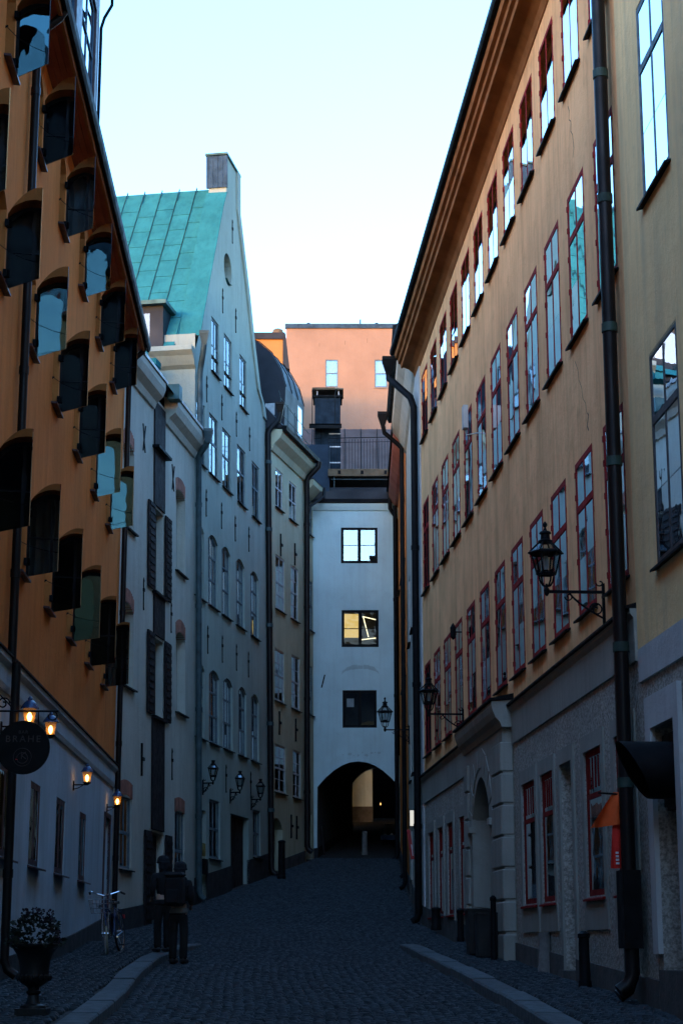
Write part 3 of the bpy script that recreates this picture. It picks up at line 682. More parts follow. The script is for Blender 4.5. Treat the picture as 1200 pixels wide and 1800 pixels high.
for z, h_, s_0, s_1 in ((9.1, 1.92, 3.2, 4.2), (6.37, 1.78, 3.2, 4.2), (1.55, 2.35, 3.05, 4.35)):
    lm = shutter_leaf(0.56, h_)
    place('shutter', lm, H, F2.P(s_0 - 0.58, 0.02, z)); place('shutter', lm, H, F2.P(s_1 + 0.02, 0.02, z))
    for u0_, u1_ in ((0.0, 0.49), (0.51, 1.0)):
        q = HB(F2, H); q.box(s_0 + u0_ * (s_1 - s_0), s_0 + u1_ * (s_1 - s_0), -0.22, -0.17, z, z + h_ - 0.02); part(q, 'hatch_door', 'darkwood', H)
    q = HB(F2, H); q.box(s_0 - 0.05, s_1 + 0.05, -0.2, 0.10, z - 0.06, z); part(q, 'hatch_sill', 'black', H)
# broken cornice either side of the bay
cp = [(-0.02, 13.2), (0.05, 13.2), (0.10, 13.34), (0.24, 13.46), (0.30, 13.62), (0.30, 13.78), (-0.02, 13.85)]
ledge(F2, H, 'cornice', 'cream', cp, -0.05, 3.1); ledge(F2, H, 'cornice', 'cream', cp, 4.3, L2 - 0.08)
ledge(F2, H, 'roof_edge', 'sheet', [(0.33, 13.78), (0.34, 13.84), (-0.3, 14.3), (-0.3, 14.24)], -0.1, 3.2)
ledge(F2, H, 'roof_edge', 'sheet', [(0.33, 13.78), (0.34, 13.84), (-0.3, 14.3), (-0.3, 14.24)], 4.25, L2 - 0.05)
q = HB(F2, H); q.add([(-0.1, 0.28, 13.82), (L2, 0.28, 13.82), (L2, -5, 17.0), (-0.1, -5, 17.0), (-0.1, -9, 13.6), (L2, -9, 13.6)], [(0, 1, 2, 3), (3, 2, 5, 4), (1, 5, 2), (0, 3, 4)]); part(q, 'roof', 'roofdark', H)
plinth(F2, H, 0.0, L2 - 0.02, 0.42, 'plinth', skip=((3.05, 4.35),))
def anchor(fr, kind=0):
    q = MB(fr.v)
    if kind == 0:
        q.box(-0.014, 0.014, 0.0, 0.02, -0.30, 0.28); q.box(-0.04, 0.04, 0.0, 0.035, 0.07, 0.14); q.lathe([(0.01, 0.26), (0.022, 0.30), (0.014, 0.34), (0.004, 0.38)], 6, (0, 0.012, 0))
        q.lathe([(0.004, -0.34), (0.02, -0.31), (0.01, -0.28)], 6, (0, 0.012, 0))
    elif kind == 1:
        for sg in (-1, 1): q.prism([(-0.10 * sg - 0.02, -0.30), (-0.10 * sg + 0.02, -0.30), (0.10 * sg + 0.02, 0.30), (0.10 * sg - 0.02, 0.30)], 0.0 + 0.003 * (sg + 1), 0.02 + 0.003 * (sg + 1))
    else:
        q.box(-0.018, 0.018, 0.0, 0.04, -0.34, 0.34); q.box(-0.01, 0.16, 0.005, 0.05, -0.02, 0.05)
    return q.mesh('wall_anchor', 'black')
a0_, a1_, a2_ = anchor(F2, 0), anchor(F2, 1), anchor(F2, 2)
for s, z, me in ((2.3, 12.3, a1_), (5.1, 12.12, a1_), (2.34, 8.84, a0_), (4.95, 8.78, a0_), (2.24, 5.33, a2_), (5.08, 5.48, a0_)): place('wall_anchor', me, H, F2.P(s, 0, z))
# copper hopper and pipe on the party wall with the gable house
fpipe(F2, H, 7.3, 0.14, 13.2, 2.75, 0.075, 'greypipe', (4.5, 7.0, 9.5, 12.0), 'greypipe', top=[(7.1, 0.42, 13.62), (7.14, 0.36, 13.45), (7.25, 0.2, 13.3)], hopper=tuple(F2.P(7.1, 0.42, 13.75)) + (0.26,))
q = HB(F2, H); q.box(4.0, 4.32, 0.12, 0.40, 13.7, 14.05); part(q, 'gutter_box', 'copperdark', H)

# ---- 3. tall gable house with copper roof
H = house('gable_house', 'tall pale grey gable house with green copper roof and iron wall anchors', FG, 4, 2.6)
LG = 8.1
rl = [(16.5, 0.32), (17.63, 0.94), (18.6, 1.47), (19.64, 2.05), (20.98, 2.80), (21.6, 3.22), (21.62, 3.34), (22.75, 3.34)]
rr_ = [(16.5, 8.06), (16.84, 7.86), (17.12, 7.32), (18.27, 6.63), (19.6, 5.98), (20.66, 5.36), (21.58, 4.84), (21.62, 4.82), (22.75, 4.82)]
lf = lambda z: 0.0 if z < 16.45 else interp(rl, z); rf = lambda z: LG if z < 16.45 else interp(rr_, z)
r3 = [(1.66, 2.46), (3.03, 3.9), (4.85, 5.65)]; r4 = [(0.12, 0.97), (1.42, 2.34), (2.82, 3.78), (4.5, 5.52), (6.29, 7.23)]
ra = [(0.14, 0.92), (1.33, 2.32), (2.75, 3.69), (4.32, 5.32), (6.02, 7.05)]; rb = [(0.16, 0.98), (1.42, 2.48), (2.85, 3.9), (4.54, 5.46), (6.02, 6.98)]
holes = [(a, b, 16.03, 17.5, 0, 0.1) for a, b in r3] + [(a, b, 13.24, 14.82, 0, 0.1) for a, b in r4] + [(a, b, 9.83, 11.66, 0.16, 0.14) for a, b in ra] + [(a, b, 6.42, 8.23, 0.16, 0.14) for a, b in rb]
holes += [(3.0, 3.96, 18.97, 19.93, 0, 0.0), (0.57, 1.1, 2.55, 4.7, 0, 0.4), (1.44, 2.53, 3.62, 5.02, 0, 0.12), (3.64, 5.66, 2.5, 4.82, 0, 0.25), (6.2, 7.1, 3.86, 5.1, 0, 0.12)]
mb = HB(FG, H); wall_mesh(mb, 0, LG, 0.5, 22.75, holes, left=lf, right=rf, zc=[16.45, 16.5] + [z for z, _ in rl + rr_]); body_mesh(mb, 0, LG, 0.5, 16.45, 9)
# parapet thickness behind the gable outline
ol = [(interp(rl, z), z) for z, _ in rl]; orr = [(interp(rr_, z), z) for z, _ in rr_]
for tab in (rl, rr_):
    for (za, sa), (zb, sb) in zip(tab[:-1], tab[1:]): mb.add([(sa, 0, za), (sb, 0, zb), (sb, -0.5, zb), (sa, -0.5, za)], [(0, 1, 2, 3)])
mb.add([(3.34, 0, 22.75), (4.82, 0, 22.75), (4.82, -0.5, 22.75), (3.34, -0.5, 22.75)], [(0, 1, 2, 3)])
zs_ = [z for z, _ in rl]
for za, zb in zip(zs_[:-1], zs_[1:]): mb.add([(lf(za + 1e-6), -0.5, za), (rf(za + 1e-6), -0.5, za), (rf(zb), -0.5, zb), (lf(zb), -0.5, zb)], [(0, 1, 2, 3)])
part(mb, 'wall', 'gable', H); interior(FG, H, 0.2, LG - 0.2, 0.5, 16.4)
# raised rim along the right of the gable
rim = HB(FG, H)
for (za, sa), (zb, sb) in zip(rr_[:-1], rr_[1:]):
    rim.add([(sa - 0.34, 0.0, za), (sa - 0.34, 0.05, za), (sa + 0.02, 0.05, za), (sa + 0.02, -0.5, za), (sb - 0.34, 0.0, zb), (sb - 0.34, 0.05, zb), (sb + 0.02, 0.05, zb), (sb + 0.02, -0.5, zb)], [(0, 1, 5, 4), (1, 2, 6, 5), (2, 3, 7, 6)])
part(rim, 'gable_rim', 'gable', H)
q = HB(FG, H); q.box(3.30, 3.36, -0.56, 0.03, 21.8, 22.74); part(q, 'chimney_cladding', 'lead', H)
for i in range(4):
    q = HB(FG, H); q.box(3.285, 3.30, -0.52 + i * 0.14, -0.505 + i * 0.14, 21.8, 22.74); part(q, 'cladding_seam', 'lead', H)
q = HB(FG, H); q.box(3.26, 4.9, -0.58, 0.05, 22.752, 22.81); part(q, 'chimney_cap', 'copperdark', H)
# copper coping sheets on the left rake
for (za, sa), (zb, sb) in zip(rl[:-2], rl[1:-1]):
    q = HB(FG, H); dz = 0.03
    q.add([(sa - 0.06, -0.52, za), (sa - 0.03, 0.05, za), (sb - 0.03, 0.05, zb), (sb - 0.06, -0.52, zb), (sa - 0.02, -0.52, za), (sa, 0.05, za), (sb, 0.05, zb), (sb - 0.02, -0.52, zb)], [(0, 1, 2, 3), (1, 5, 6, 2), (0, 4, 5, 1)]); part(q, 'copper_sheet', 'copper', H)
# main copper roof (slope facing the viewer), sheet by sheet
A0, Z0, A1, Z1 = -0.25, 15.89, 4.08, 22.15
mb = HB(FG, H); mb.add([(A0, -0.5, Z0 - 0.05), (A0, -9, Z0 - 0.05), (A1, -9, Z1 - 0.05), (A1, -0.5, Z1 - 0.05), (8.5, -9, Z0 - 0.05), (8.5, -0.5, Z0 - 0.05)], [(0, 1, 2, 3), (3, 2, 4, 5), (1, 4, 2)]); roofG = part(mb, 'roof', 'copper', H)
sl = Vector((A1 - A0, Z1 - Z0)); SL = sl.length; su = sl / SL; nrm = Vector((-su.y, su.x))
cw, rh = 0.50, 0.735
q = MB(FG.v)
def rp(t, u, lift): return (su.x * t + nrm.x * lift, -u, su.y * t + nrm.y * lift)
q.add([rp(0.006, 0.008, 0.0), rp(rh - 0.004, 0.008, 0.0), rp(rh - 0.004, cw - 0.006, 0.0), rp(0.006, cw - 0.006, 0.0), rp(0.006, 0.008, 0.014), rp(rh - 0.004, 0.008, 0.006), rp(rh - 0.004, cw - 0.006, 0.006), rp(0.006, cw - 0.006, 0.014)],
      [(4, 5, 6, 7), (0, 3, 7, 4), (0, 4, 5, 1), (3, 2, 6, 7), (1, 5, 6, 2)]); cs_me = q.mesh('copper_sheet', 'copper')
q = MB(FG.v); q.add([rp(0, -0.012, 0.0), rp(SL, -0.012, 0.0), rp(SL, 0.004, 0.05), rp(0, 0.004, 0.05), rp(0, 0.012, 0), rp(SL, 0.012, 0)], [(0, 1, 2, 3), (3, 2, 5, 4), (0, 3, 4)]); seam_me = q.mesh('standing_seam', 'copperdark')
b0v = FG.P(A0, -0.5, Z0)
for i in range(12):
    loc = FG.P(A0, -0.52 - i * cw, Z0) + FG.n * (FG.k * 0)
    if i: place('standing_seam', seam_me, roofG, loc)
    for j in range(10):
        off = rh * (j - (0.42 if i % 2 else 0.0)); 
        if off < -0.01 or off > SL - rh + 0.05: 
            continue
        place('copper_sheet', cs_me, roofG, loc + FG.v(su.x * off, 0, su.y * off) - FG.v(0, 0, 0))
# roof dormer, side wall cornice
q = HB(FG, H); q.box(-0.12, 1.3, -3.2, -0.80, 15.7, 17.2); dm = part(q, 'roof_dormer', 'roofdark', H)
q = HB(FG, H); q.prof([(-3.35, 17.2), (-0.68, 17.2), (-0.68, 17.3), (-3.35, 17.3)], -0.3, 1.5); place('dormer_roof', q.mesh('dormer_roof', 'copperdark'), dm, WL[H.name])
for i in range(3):
    q = HB(FG, H); q.box(-0.135, -0.125, -2.6 + i * 0.52, -2.18 + i * 0.52, 16.2, 17.0); place('dormer_pane', q.mesh('dormer_pane', 'glass'), dm, WL[H.name])
q = HB(FG, H); q.prism([(-0.42, 16.02), (-0.42, 15.9), (-0.28, 15.8), (-0.12, 15.6), (0.0, 15.52), (0.0, 16.02)], -1.1, 0.02); part(q, 'eave_cornice', 'gable', H)
q = HB(FG, H); q.box(-0.9, -0.45, -1.65, -0.75, 15.40, 15.56); part(q, 'eave_gutter', 'copper', H)
fpipe(FG, H, 0.02, 0.12, 15.4, 13.6, 0.075, 'greypipe', (14.4,), 'greypipe', foot=False, top=[(-0.25, 0.30, 16.15), (-0.22, 0.26, 15.85), (-0.02, 0.16, 15.6)], hopper=tuple(FG.P(-0.25, 0.30, 16.3)) + (0.26,))
# windows
k3 = Win(FG, 0.82, 1.47, 0, 2, (1.0,), (0.5,), o=-0.03, pane='softglass', frame='bluewin', sill='black', bt=0.03)
for i, (a, b) in enumerate(r3): k3.put(H, a, 16.03, 1)
k4 = Win(FG, 0.95, 1.58, 0, 2, (0.55, 1.0), (), o=-0.03, pane='softglass', frame='bluewin', sill='black', tt=0.05)
for i, (a, b) in enumerate(r4): k4.put(H, (a + b) / 2 - 0.475, 13.24, (3, 1, 2, None, 1)[i])
ka = Win(FG, 0.98, 1.83, 0.16, 3, (0.36, 0.7, 1.0), (), o=-0.05, mt=0.035, tt=0.04, frame='bluewin', sill='black')
for i, (a, b) in enumerate(ra): ka.put(H, (a + b) / 2 - 0.49, 9.83, (0, 0, 0, 0, 1)[i])
kb = Win(FG, 0.98, 1.81, 0.16, 3, (0.36, 0.7, 1.0), (), o=-0.05, mt=0.035, tt=0.04, frame='bluewin', sill='black')
for i, (a, b) in enumerate(rb): kb.put(H, (a + b) / 2 - 0.49, 6.42, (0, 0, 0, 3, 2)[i])
kg = Win(FG, 1.09, 1.4, 0, 2, (0.5, 1.0), (), o=-0.04, frame='bluewin', sill='black'); kg.put(H, 1.44, 3.62, 1)
kg2 = Win(FG, 0.9, 1.24, 0, 2, (0.5, 1.0), (), o=-0.04, frame='bluewin', sill='black'); kg2.put(H, 6.2, 3.86, 2)
q = HB(FG, H); NC = 24; CC = (3.48, 19.45)
ci = [(CC[0] + 0.45 * math.cos(2 * math.pi * k / NC), CC[1] + 0.45 * math.sin(2 * math.pi * k / NC)) for k in range(NC)]
def sq(c):
    dx_, dz_ = c[0] - CC[0], c[1] - CC[1]; m_ = max(abs(dx_), abs(dz_)); return (CC[0] + dx_ / m_ * 0.48, CC[1] + dz_ / m_ * 0.48)
so = [sq(c) for c in ci]
for k in range(NC):
    k2 = (k + 1) % NC
    q.add([(ci[k][0], 0, ci[k][1]), (ci[k2][0], 0, ci[k2][1]), (so[k2][0], 0, so[k2][1]), (so[k][0], 0, so[k][1])], [(0, 1, 2, 3)])
    q.add([(ci[k][0], 0, ci[k][1]), (ci[k2][0], 0, ci[k2][1]), (ci[k2][0], -0.3, ci[k2][1]), (ci[k][0], -0.3, ci[k][1])], [(0, 1, 2, 3)])
part(q, 'round_reveal', 'gable', H)
q = HB(FG, H); q.add([(a, -0.28, z) for a, z in ci], [tuple(range(NC))]); part(q, 'round_pane', 'softglass', H)
q = HB(FG, H); q.ring(ci, [(CC[0] + (a - CC[0]) * 0.86, CC[1] + (z - CC[1]) * 0.86) for a, z in ci], -0.27, -0.22); part(q, 'round_frame', 'charcoal', H)
q = HB(FG, H); q.add([(CC[0] + u * 0.3, o_, CC[1] - 0.40 + 0.05 * abs(u) ) for u in (-1, 0, 1) for o_ in (-0.22, 0.05)], [(0, 1, 3, 2), (2, 3, 5, 4)]); part(q, 'round_sill', 'copper', H)
# gate, side door
for i in range(2):
    q = HB(FG, H); q.box(3.66 + i * 1.0, 4.64 + i * 1.0, -0.22, -0.17, 2.6, 4.8)
    for j in range(5): q.box(3.68 + i + j * 0.19, 3.86 + i + j * 0.19, -0.17, -0.145, 2.62, 4.78)
    part(q, 'gate_leaf', 'darkwood', H)
q = HB(FG, H); q.box(0.57, 1.1, -0.4, -0.35, 2.5, 4.7); part(q, 'side_door', 'smooth', H)
q = HB(FG, H); q.box(0.62, 0.95, 0.004, 0.035, 3.62, 3.92); part(q, 'notice_board', 'litglass', H)
q = HB(FG, H); q.box(0.58, 0.98, 0.004, 0.09, 3.2, 3.55); part(q, 'letter_box', 'black', H)
an = anchor(FG, 0)
for s, z in ((1.09, 12.32), (2.69, 12.36), (4.21, 12.36), (5.83, 12.42), (1.14, 15.32), (2.74, 15.3), (4.39, 15.31), (5.97, 15.33), (1.25, 8.88), (2.75, 8.88), (4.3, 8.9), (5.7, 8.92), (3.99, 20.74), (2.85, 18.31), (4.36, 18.27), (3.13, 5.63), (5.9, 5.7)): place('wall_anchor', an, H, FG.P(s, 0, z))
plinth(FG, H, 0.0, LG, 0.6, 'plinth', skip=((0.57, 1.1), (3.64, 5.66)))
fpipe(FG, H, 8.0, 0.10, 16.1, 3.6, 0.085, 'pipe', (5.2, 7.6, 10.4, 13.2, 15.2), 'greypipe', top=[(8.2, 0.42, 16.75), (8.18, 0.36, 16.5), (8.05, 0.18, 16.25)], hopper=tuple(FG.P(8.2, 0.42, 16.95)) + (0.28,))

# ---- 4. worn yellow house
H = house('yellow_house', 'worn yellow plastered house with pale windows beside the gable house', FY, 2, 3.4)
LY = 3.837
yr_ = [[(0.58, 1.38, 14.08, 15.23), (2.1, 2.95, 14.06, 15.21)], [(0.62, 1.6, 11.05, 12.64), (2.3, 3.15, 11.05, 12.66)], [(0.56, 1.58, 8.38, 9.87), (2.38, 3.32, 8.38, 9.96)], [(0.6, 1.75, 5.79, 7.13), (2.56, 3.44, 5.78, 7.15)]]
hl = [(a, b, c, d_, 0, 0.08) for r in yr_ for a, b, c, d_ in r] + [(0.2, 1.42, 3.2, 5.05, 0.3, 0.5)]
mb = HB(FY, H); wall_mesh(mb, 0, LY, 1.5, 16.0, hl); body_mesh(mb, 0, LY, 1.5, 16.0, 8); part(mb, 'wall', 'yellow', H); interior(FY, H, 0, LY, 1.5, 16)
for r in yr_:
    for i, (a, b, c, d_) in enumerate(r):
        Win(FY, b - a, d_ - c, 0, 2, (0.5, 1.0), (0.25, 0.75) if d_ - c > 1.3 else (), o=-0.02, ft=0.05, mt=0.05, tt=0.05, frame='palewin', sill='black', bt=0.022).put(H, a, c, i + 1 if c < 12 else 1)
ledge(FY, H, 'cornice', 'yellow', [(-0.02, 15.62), (0.05, 15.62), (0.12, 15.8), (0.30, 15.98), (0.36, 16.12), (0.36, 16.22), (-0.02, 16.25)], 0.02, LY + 0.05)
ledge(FY, H, 'gutter', 'black', [(0.36, 16.2), (0.42, 16.16), (0.48, 16.2), (0.50, 16.32), (0.34, 16.34)], 0.02, LY + 0.1)
q = HB(FY, H); q.add([(0.1, 0.4, 16.3), (LY + 0.1, 0.4, 16.3), (LY + 0.1, -3.2, 20.4), (0.1, -3.2, 20.4), (0.1, -8, 16.3), (LY + 0.1, -8, 16.3)], [(0, 1, 2, 3), (3, 2, 5, 4), (1, 5, 2), (0, 3, 4)]); part(q, 'roof', 'roofdark', H)
q = HB(FY, H); q.box(0.3, 1.3, -0.45, -0.4, 3.2, 5.0); part(q, 'door', 'lead', H)
# wide mansard dormer with curved metal roof
q = HB(FY, H)
pf = [(-0.10, 16.9), (-0.06, 18.1), (-0.22, 18.7), (-0.52, 19.25), (-0.92, 19.62), (-1.3, 19.78), (-3.4, 19.9), (-3.4, 16.9)]
q.prof(pf, 1.9, 4.1); dm = part(q, 'mansard_dormer', 'roofdark', H)
for i in range(4):
    q = HB(FY, H); x = 1.93 + i * 0.72
    q.tube([(x, b + 0.01, c + 0.02) for b, c in pf[1:7]], 0.014, 5); place('standing_seam', q.mesh('standing_seam', 'black'), dm, WL[H.name])
q = HB(FY, H); q.box(1.892, 1.898, -0.70, -0.40, 17.25, 17.62); place('dormer_pane', q.mesh('dormer_pane', 'palewin'), dm, WL[H.name])
for i in range(1, 2):
    q = HB(FY, H); q.box(2.7 + i * 0.62, 3.2 + i * 0.62, -0.085, -0.06, 16.98, 17.95); dp = place('dormer_window', q.mesh('dormer_window', 'palewin'), dm, WL[H.name])
    q = HB(FY, H); q.box(2.76 + i * 0.62, 3.14 + i * 0.62, -0.06, -0.055, 17.04, 17.9); place('dormer_pane', q.mesh('dormer_pane', 'glass'), dm, WL[H.name])
# roof safety rail
q = HB(FY, H)
for x in (0.4, 1.2, 2.0): q.tube([(x, 0.2, 16.4), (x, 0.2, 17.3)], 0.014, 5)
q.tube([(0.2, 0.2, 17.45), (0.4, 0.2, 17.3), (2.0, 0.2, 17.2), (3.8, 0.2, 17.1)], 0.012, 5); q.tube([(0.4, 0.2, 16.85), (3.8, 0.2, 16.75)], 0.012, 5); part(q, 'roof_rail', 'greypipe', H)
plinth(FY, H, 0.0, LY, 0.3, 'greyplinth', skip=((0.2, 1.42),))
fpipe(FY, H, 3.75, 0.12, 15.6, 4.4, 0.085, 'pipe', (6, 8.8, 11.6, 14.2), top=[(3.8, 0.5, 16.2), (3.8, 0.48, 16.05), (3.76, 0.2, 15.75)])
an = anchor(FY, 2)
for s, z in ((1.1, 13.0), (2.7, 13.05), (1.0, 7.75), (2.8, 7.75), (2.3, 4.9), (2.9, 4.9)): place('wall_anchor', an, H, FY.P(s, 0, z))

# ---- 5. narrow sliver house before the arch
H = house('narrow_house', 'narrow pale yellow house squeezed beside the white arch house', FN, 0.5, 3.9)
LN = 1.15
nh = [(0.42, 1.02, 14.08, 15.2, 0, 0.06), (0.48, 1.06, 11.05, 12.6, 0, 0.06), (0.5, 1.06, 8.43, 9.93, 0, 0.06), (0.2, 0.9, 3.5, 5.6, 0.2, 0.3)]
mb = HB(FN, H); wall_mesh(mb, 0, LN, 2, 15.4, nh); body_mesh(mb, 0, LN, 2, 15.4, 6); part(mb, 'wall', 'yellow', H); interior(FN, H, 0, LN, 2, 15.4)
for a, b, c, d_, _, _ in nh[:3]: Win(FN, b - a, d_ - c, 0, 2, (0.5, 1.0), (), o=-0.02, ft=0.04, mt=0.04, frame='bluewin', sill='black').put(H, a, c, 1)
q = HB(FN, H); q.box(0.2, 0.9, -0.3, -0.25, 3.4, 5.6); part(q, 'door', 'lead', H)
ledge(FN, H, 'cornice', 'yellow', [(-0.02, 15.2), (0.08, 15.25), (0.3, 15.5), (0.32, 15.66), (-0.02, 15.66)], 0.0, LN)
q = HB(FN, H); q.add([(0, 0.34, 15.66), (LN, 0.34, 15.66), (LN, -4, 19.2), (0, -4, 19.2)], [(0, 1, 2, 3)]); q.add([(0, -4, 19.2), (LN, -4, 19.2), (LN, -6, 15.4), (0, -6, 15.4)], [(0, 1, 2, 3)]); part(q, 'roof', 'roofdark', H)
fpipe(FN, H, 0.15, 0.10, 14.6, 5.0, 0.05, 'pipe', (), foot=False, top=[(0.95, 0.42, 15.6), (0.9, 0.4, 15.3), (0.2, 0.14, 14.85)])

# ---- 6. white arch house closing the street
H = house('arch_house', 'white plastered house closing the street above a dark archway', FA, 1.3, 4.1)
AX0, AX1 = 0.10, 2.60
ww = [(0.82, 1.97, 13.23, 14.38), (0.84, 1.99, 10.57, 11.74), (0.87, 1.92, 8.06, 9.22)]
hl = [(a, b, c, d_, 0, 0.10) for a, b, c, d_ in ww] + [(AX0, AX1, 2.5, 7.03, 0.78, 0.0)]
mb = HB(FA, H); wall_mesh(mb, -0.6, 3.4, 2.5, 15.15, hl)
body_mesh(mb, -0.6, 3.4, 7.6, 15.15, 8); part(mb, 'wall', 'white', H); interior(FA, H, -0.55, 3.35, 7.6, 15.1, -0.9)
# vaulted passage narrowing away from the street, climbing with the ground
pv = HB(FA, H); NA = 14
near = outline(AX0, AX1, 3.6, 7.03, 0.78, NA); far = outline(1.24, 2.95, 5.3, 7.95, 0.55, NA); DP = 12.0
pv.add([(a, 0, z) for a, z in near] + [(a, -DP, z) for a, z in far], [(i, (i + 1) % len(near), (i + 1) % len(near) + len(near), i + len(near)) for i in range(1, len(near))])
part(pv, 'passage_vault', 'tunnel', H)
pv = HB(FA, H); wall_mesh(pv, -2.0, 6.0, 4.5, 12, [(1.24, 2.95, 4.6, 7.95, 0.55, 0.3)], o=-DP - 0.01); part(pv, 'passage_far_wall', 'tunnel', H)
pv = HB(FA, H); pv.add([(AX0 - 0.02, 0.03, 3.9), (AX0 + 0.03, 0.0, 4.42), (1.27, -DP, 5.9), (1.25, -DP, 5.2)], [(0, 1, 2, 3)]); pv.add([(AX0 - 0.5, 0.03, 3.8), (AX0 + 0.02, 0.03, 3.8), (AX0 + 0.02, 0.03, 4.42), (AX0 - 0.5, 0.03, 4.35)], [(0, 1, 2, 3)]); part(pv, 'plinth', 'plinth', H)
wa = Win(FA, 1.15, 1.16, 0, 2, (1.0,), (0.5,), ft=0.085, mt=0.10, o=-0.01, th=0.08, frame='black', sill=None, bt=0.02, curtains=True)
Win(FA, 1.15, 1.16, 0, 2, (1.0,), (0.5,), ft=0.085, mt=0.10, o=-0.01, th=0.08, frame='black', sill=None, bt=0.02, pane='blueglass', curtains=False).put(H, 0.82, 13.23); Win(FA, 1.15, 1.16, 0, 2, (1.0,), (0.5,), ft=0.085, mt=0.10, o=-0.01, th=0.08, frame='black', sill=None, bt=0.02, pane='dullglass', curtains=False).put(H, 0.84, 10.575); wb = Win(FA, 1.06, 1.16, 0, 2, (1.0,), (), ft=0.085, mt=0.10, o=-0.01, th=0.08, frame='black', sill=None, pane='softglass'); wb.put(H, 0.87, 8.06)
q = HB(FA, H); q.box(0.9, 1.40, -0.52, -0.5, 10.95, 11.7); part(q, 'glow_panel', 'atticglow', H)
for p0, p1 in (((1.5, -0.5, 11.62), (1.92, -0.4, 11.5)), ((1.52, -0.45, 11.6), (1.68, -0.4, 10.95)), ((1.42, -0.4, 10.86), (1.92, -0.4, 10.92))):
    q = HB(FA, H); q.tube([p0, p1], 0.014, 5); part(q, 'light_tube', 'tubeglow', H)
q = HB(FA, H); q.box(1.0, 1.22, -0.16, -0.15, 8.72, 8.98); part(q, 'paper_in_window', 'whiteprint', H)
rr = random.Random(21)
def scar(pts):
    q = HB(FA, H); q.add([(a + rr.uniform(-0.02, 0.02), 0.003, z + rr.uniform(-0.02, 0.02)) for a, z in pts], [tuple(range(len(pts)))]); part(q, 'plaster_scar', 'scar', H)
no_ = 9
for k in range(no_):
    t0_, t1_ = math.pi * (0.06 + 0.88 * k / no_), math.pi * (0.06 + 0.88 * (k + 1) / no_)
    scar([(1.42 - 0.60 * math.cos(t_), 9.55 + h_ * math.sin(t_) ** 0.55) for t_, h_ in ((t0_, 0.34), (t1_, 0.34), (t1_, 0.46), (t0_, 0.46))])
for k in range(9):
    a_ = 0.9 + k * 0.14 + rr.uniform(-0.04, 0.04); z_ = 7.24 + rr.uniform(-0.03, 0.07); w_ = rr.uniform(0.02, 0.06)
    scar([(a_ + w_ * math.cos(i * 1.05), z_ + w_ * 0.8 * math.sin(i * 1.05)) for i in range(6)])
ledge(FA, H, 'cornice', 'white', [(-0.02, 14.92), (0.04, 14.94), (0.08, 15.05), (0.10, 15.15), (-0.02, 15.17)], -0.3, 3.0)
ledge(FA, H, 'gutter', 'roofdark', [(-0.02, 15.17), (0.16, 15.17), (0.24, 15.26), (0.24, 15.5), (-0.05, 15.55)], -0.3, 3.0)
q = HB(FA, H); q.box(-0.6, 3.4, -8, -0.25, 15.16, 15.75); part(q, 'roof', 'roofdark', H)
q = HB(FA, H); q.add([(-0.6, -0.02, 15.5), (0.45, -0.02, 15.5), (0.45, -1.8, 17.6), (-0.6, -1.8, 17.6), (-0.6, -3.6, 15.5), (0.45, -3.6, 15.5)], [(0, 1, 2, 3), (3, 2, 5, 4), (1, 5, 2)]); part(q, 'roof_slope', 'roofdark', H)
q = HB(FA, H); q.bbox(0.40, 2.9, -0.62, -0.45, 16.18, 16.42, 0.008); bmO = part(q, 'terrace_beam', 'beam', H)
for x in (0.72, 1.45, 2.2):
    q = HB(FA, H); q.box(x, x + 0.09, -0.45, -0.43, 16.24, 16.36); place('bolt_plate', q.mesh('bolt_plate', 'black'), bmO, WL[H.name])
q = HB(FA, H); q.box(0.44, 2.9, -4, -0.62, 16.30, 16.42); part(q, 'terrace_deck', 'beam', H)
for x in (0.6, 2.35):
    q = HB(FA, H); q.tube([(x, -0.52, 15.4), (x, -0.52, 16.2)], 0.022, 6); part(q, 'terrace_post', 'greypipe', H)
q = HB(FA, H); q.tube([(0.5, -0.42, 16.06), (2.9, -0.42, 16.06)], 0.016, 6); part(q, 'terrace_pipe', 'greypipe', H)
# railing
q = HB(FA, H); q.tube([(0.42, -3.0, 17.45), (0.42, -0.5, 17.45), (2.9, -0.5, 17.5)], 0.014, 6); q.tube([(0.42, -3.0, 17.3), (0.42, -0.5, 17.3), (2.9, -0.5, 17.35)], 0.008, 6); part(q, 'terrace_handrail', 'black', H)
bal = MB(FA.v); bal.tube([(0, 0, 0), (0, 0, 1.0)], 0.006, 4); bme = bal.mesh('baluster', 'black')
for i in range(26): place('baluster', bme, H, FA.P(0.42 + i * 0.095, -0.5, 16.42))
for i in range(12): place('baluster', bme, H, FA.P(0.42, -0.6 - i * 0.2, 16.42))
# chimney with ladder, platform and cowl
q = HB(FA, H); q.box(-0.06, 0.80, -3.6, -2.7, 15.6, 19.5); ch = part(q, 'chimney', 'sootmetal', H)
q = HB(FA, H); q.box(-0.12, 0.86, -3.66, -2.64, 19.5, 19.56); place('chimney_collar', q.mesh('chimney_collar', 'black'), ch, WL[H.name])
q = HB(FA, H); q.prof([(-3.72, 19.78), (-3.15, 19.96), (-2.58, 19.78), (-2.58, 19.74), (-3.72, 19.74)], -0.16, 0.9); place('chimney_cowl', q.mesh('chimney_cowl', 'beam'), ch, WL[H.name])
for x in (0.0, 0.72):
    q = HB(FA, H); q.box(x, x + 0.04, -2.75, -2.71, 19.56, 19.76); place('cowl_leg', q.mesh('cowl_leg', 'sheet'), ch, WL[H.name])
q = HB(FA, H); q.box(-0.24, 0.84, -2.7, -2.3, 18.42, 18.46); q.box(-0.24, 0.84, -2.32, -2.3, 18.3, 18.46); place('sweep_platform', q.mesh('sweep_platform', 'black'), ch, WL[H.name])
q = HB(FA, H)
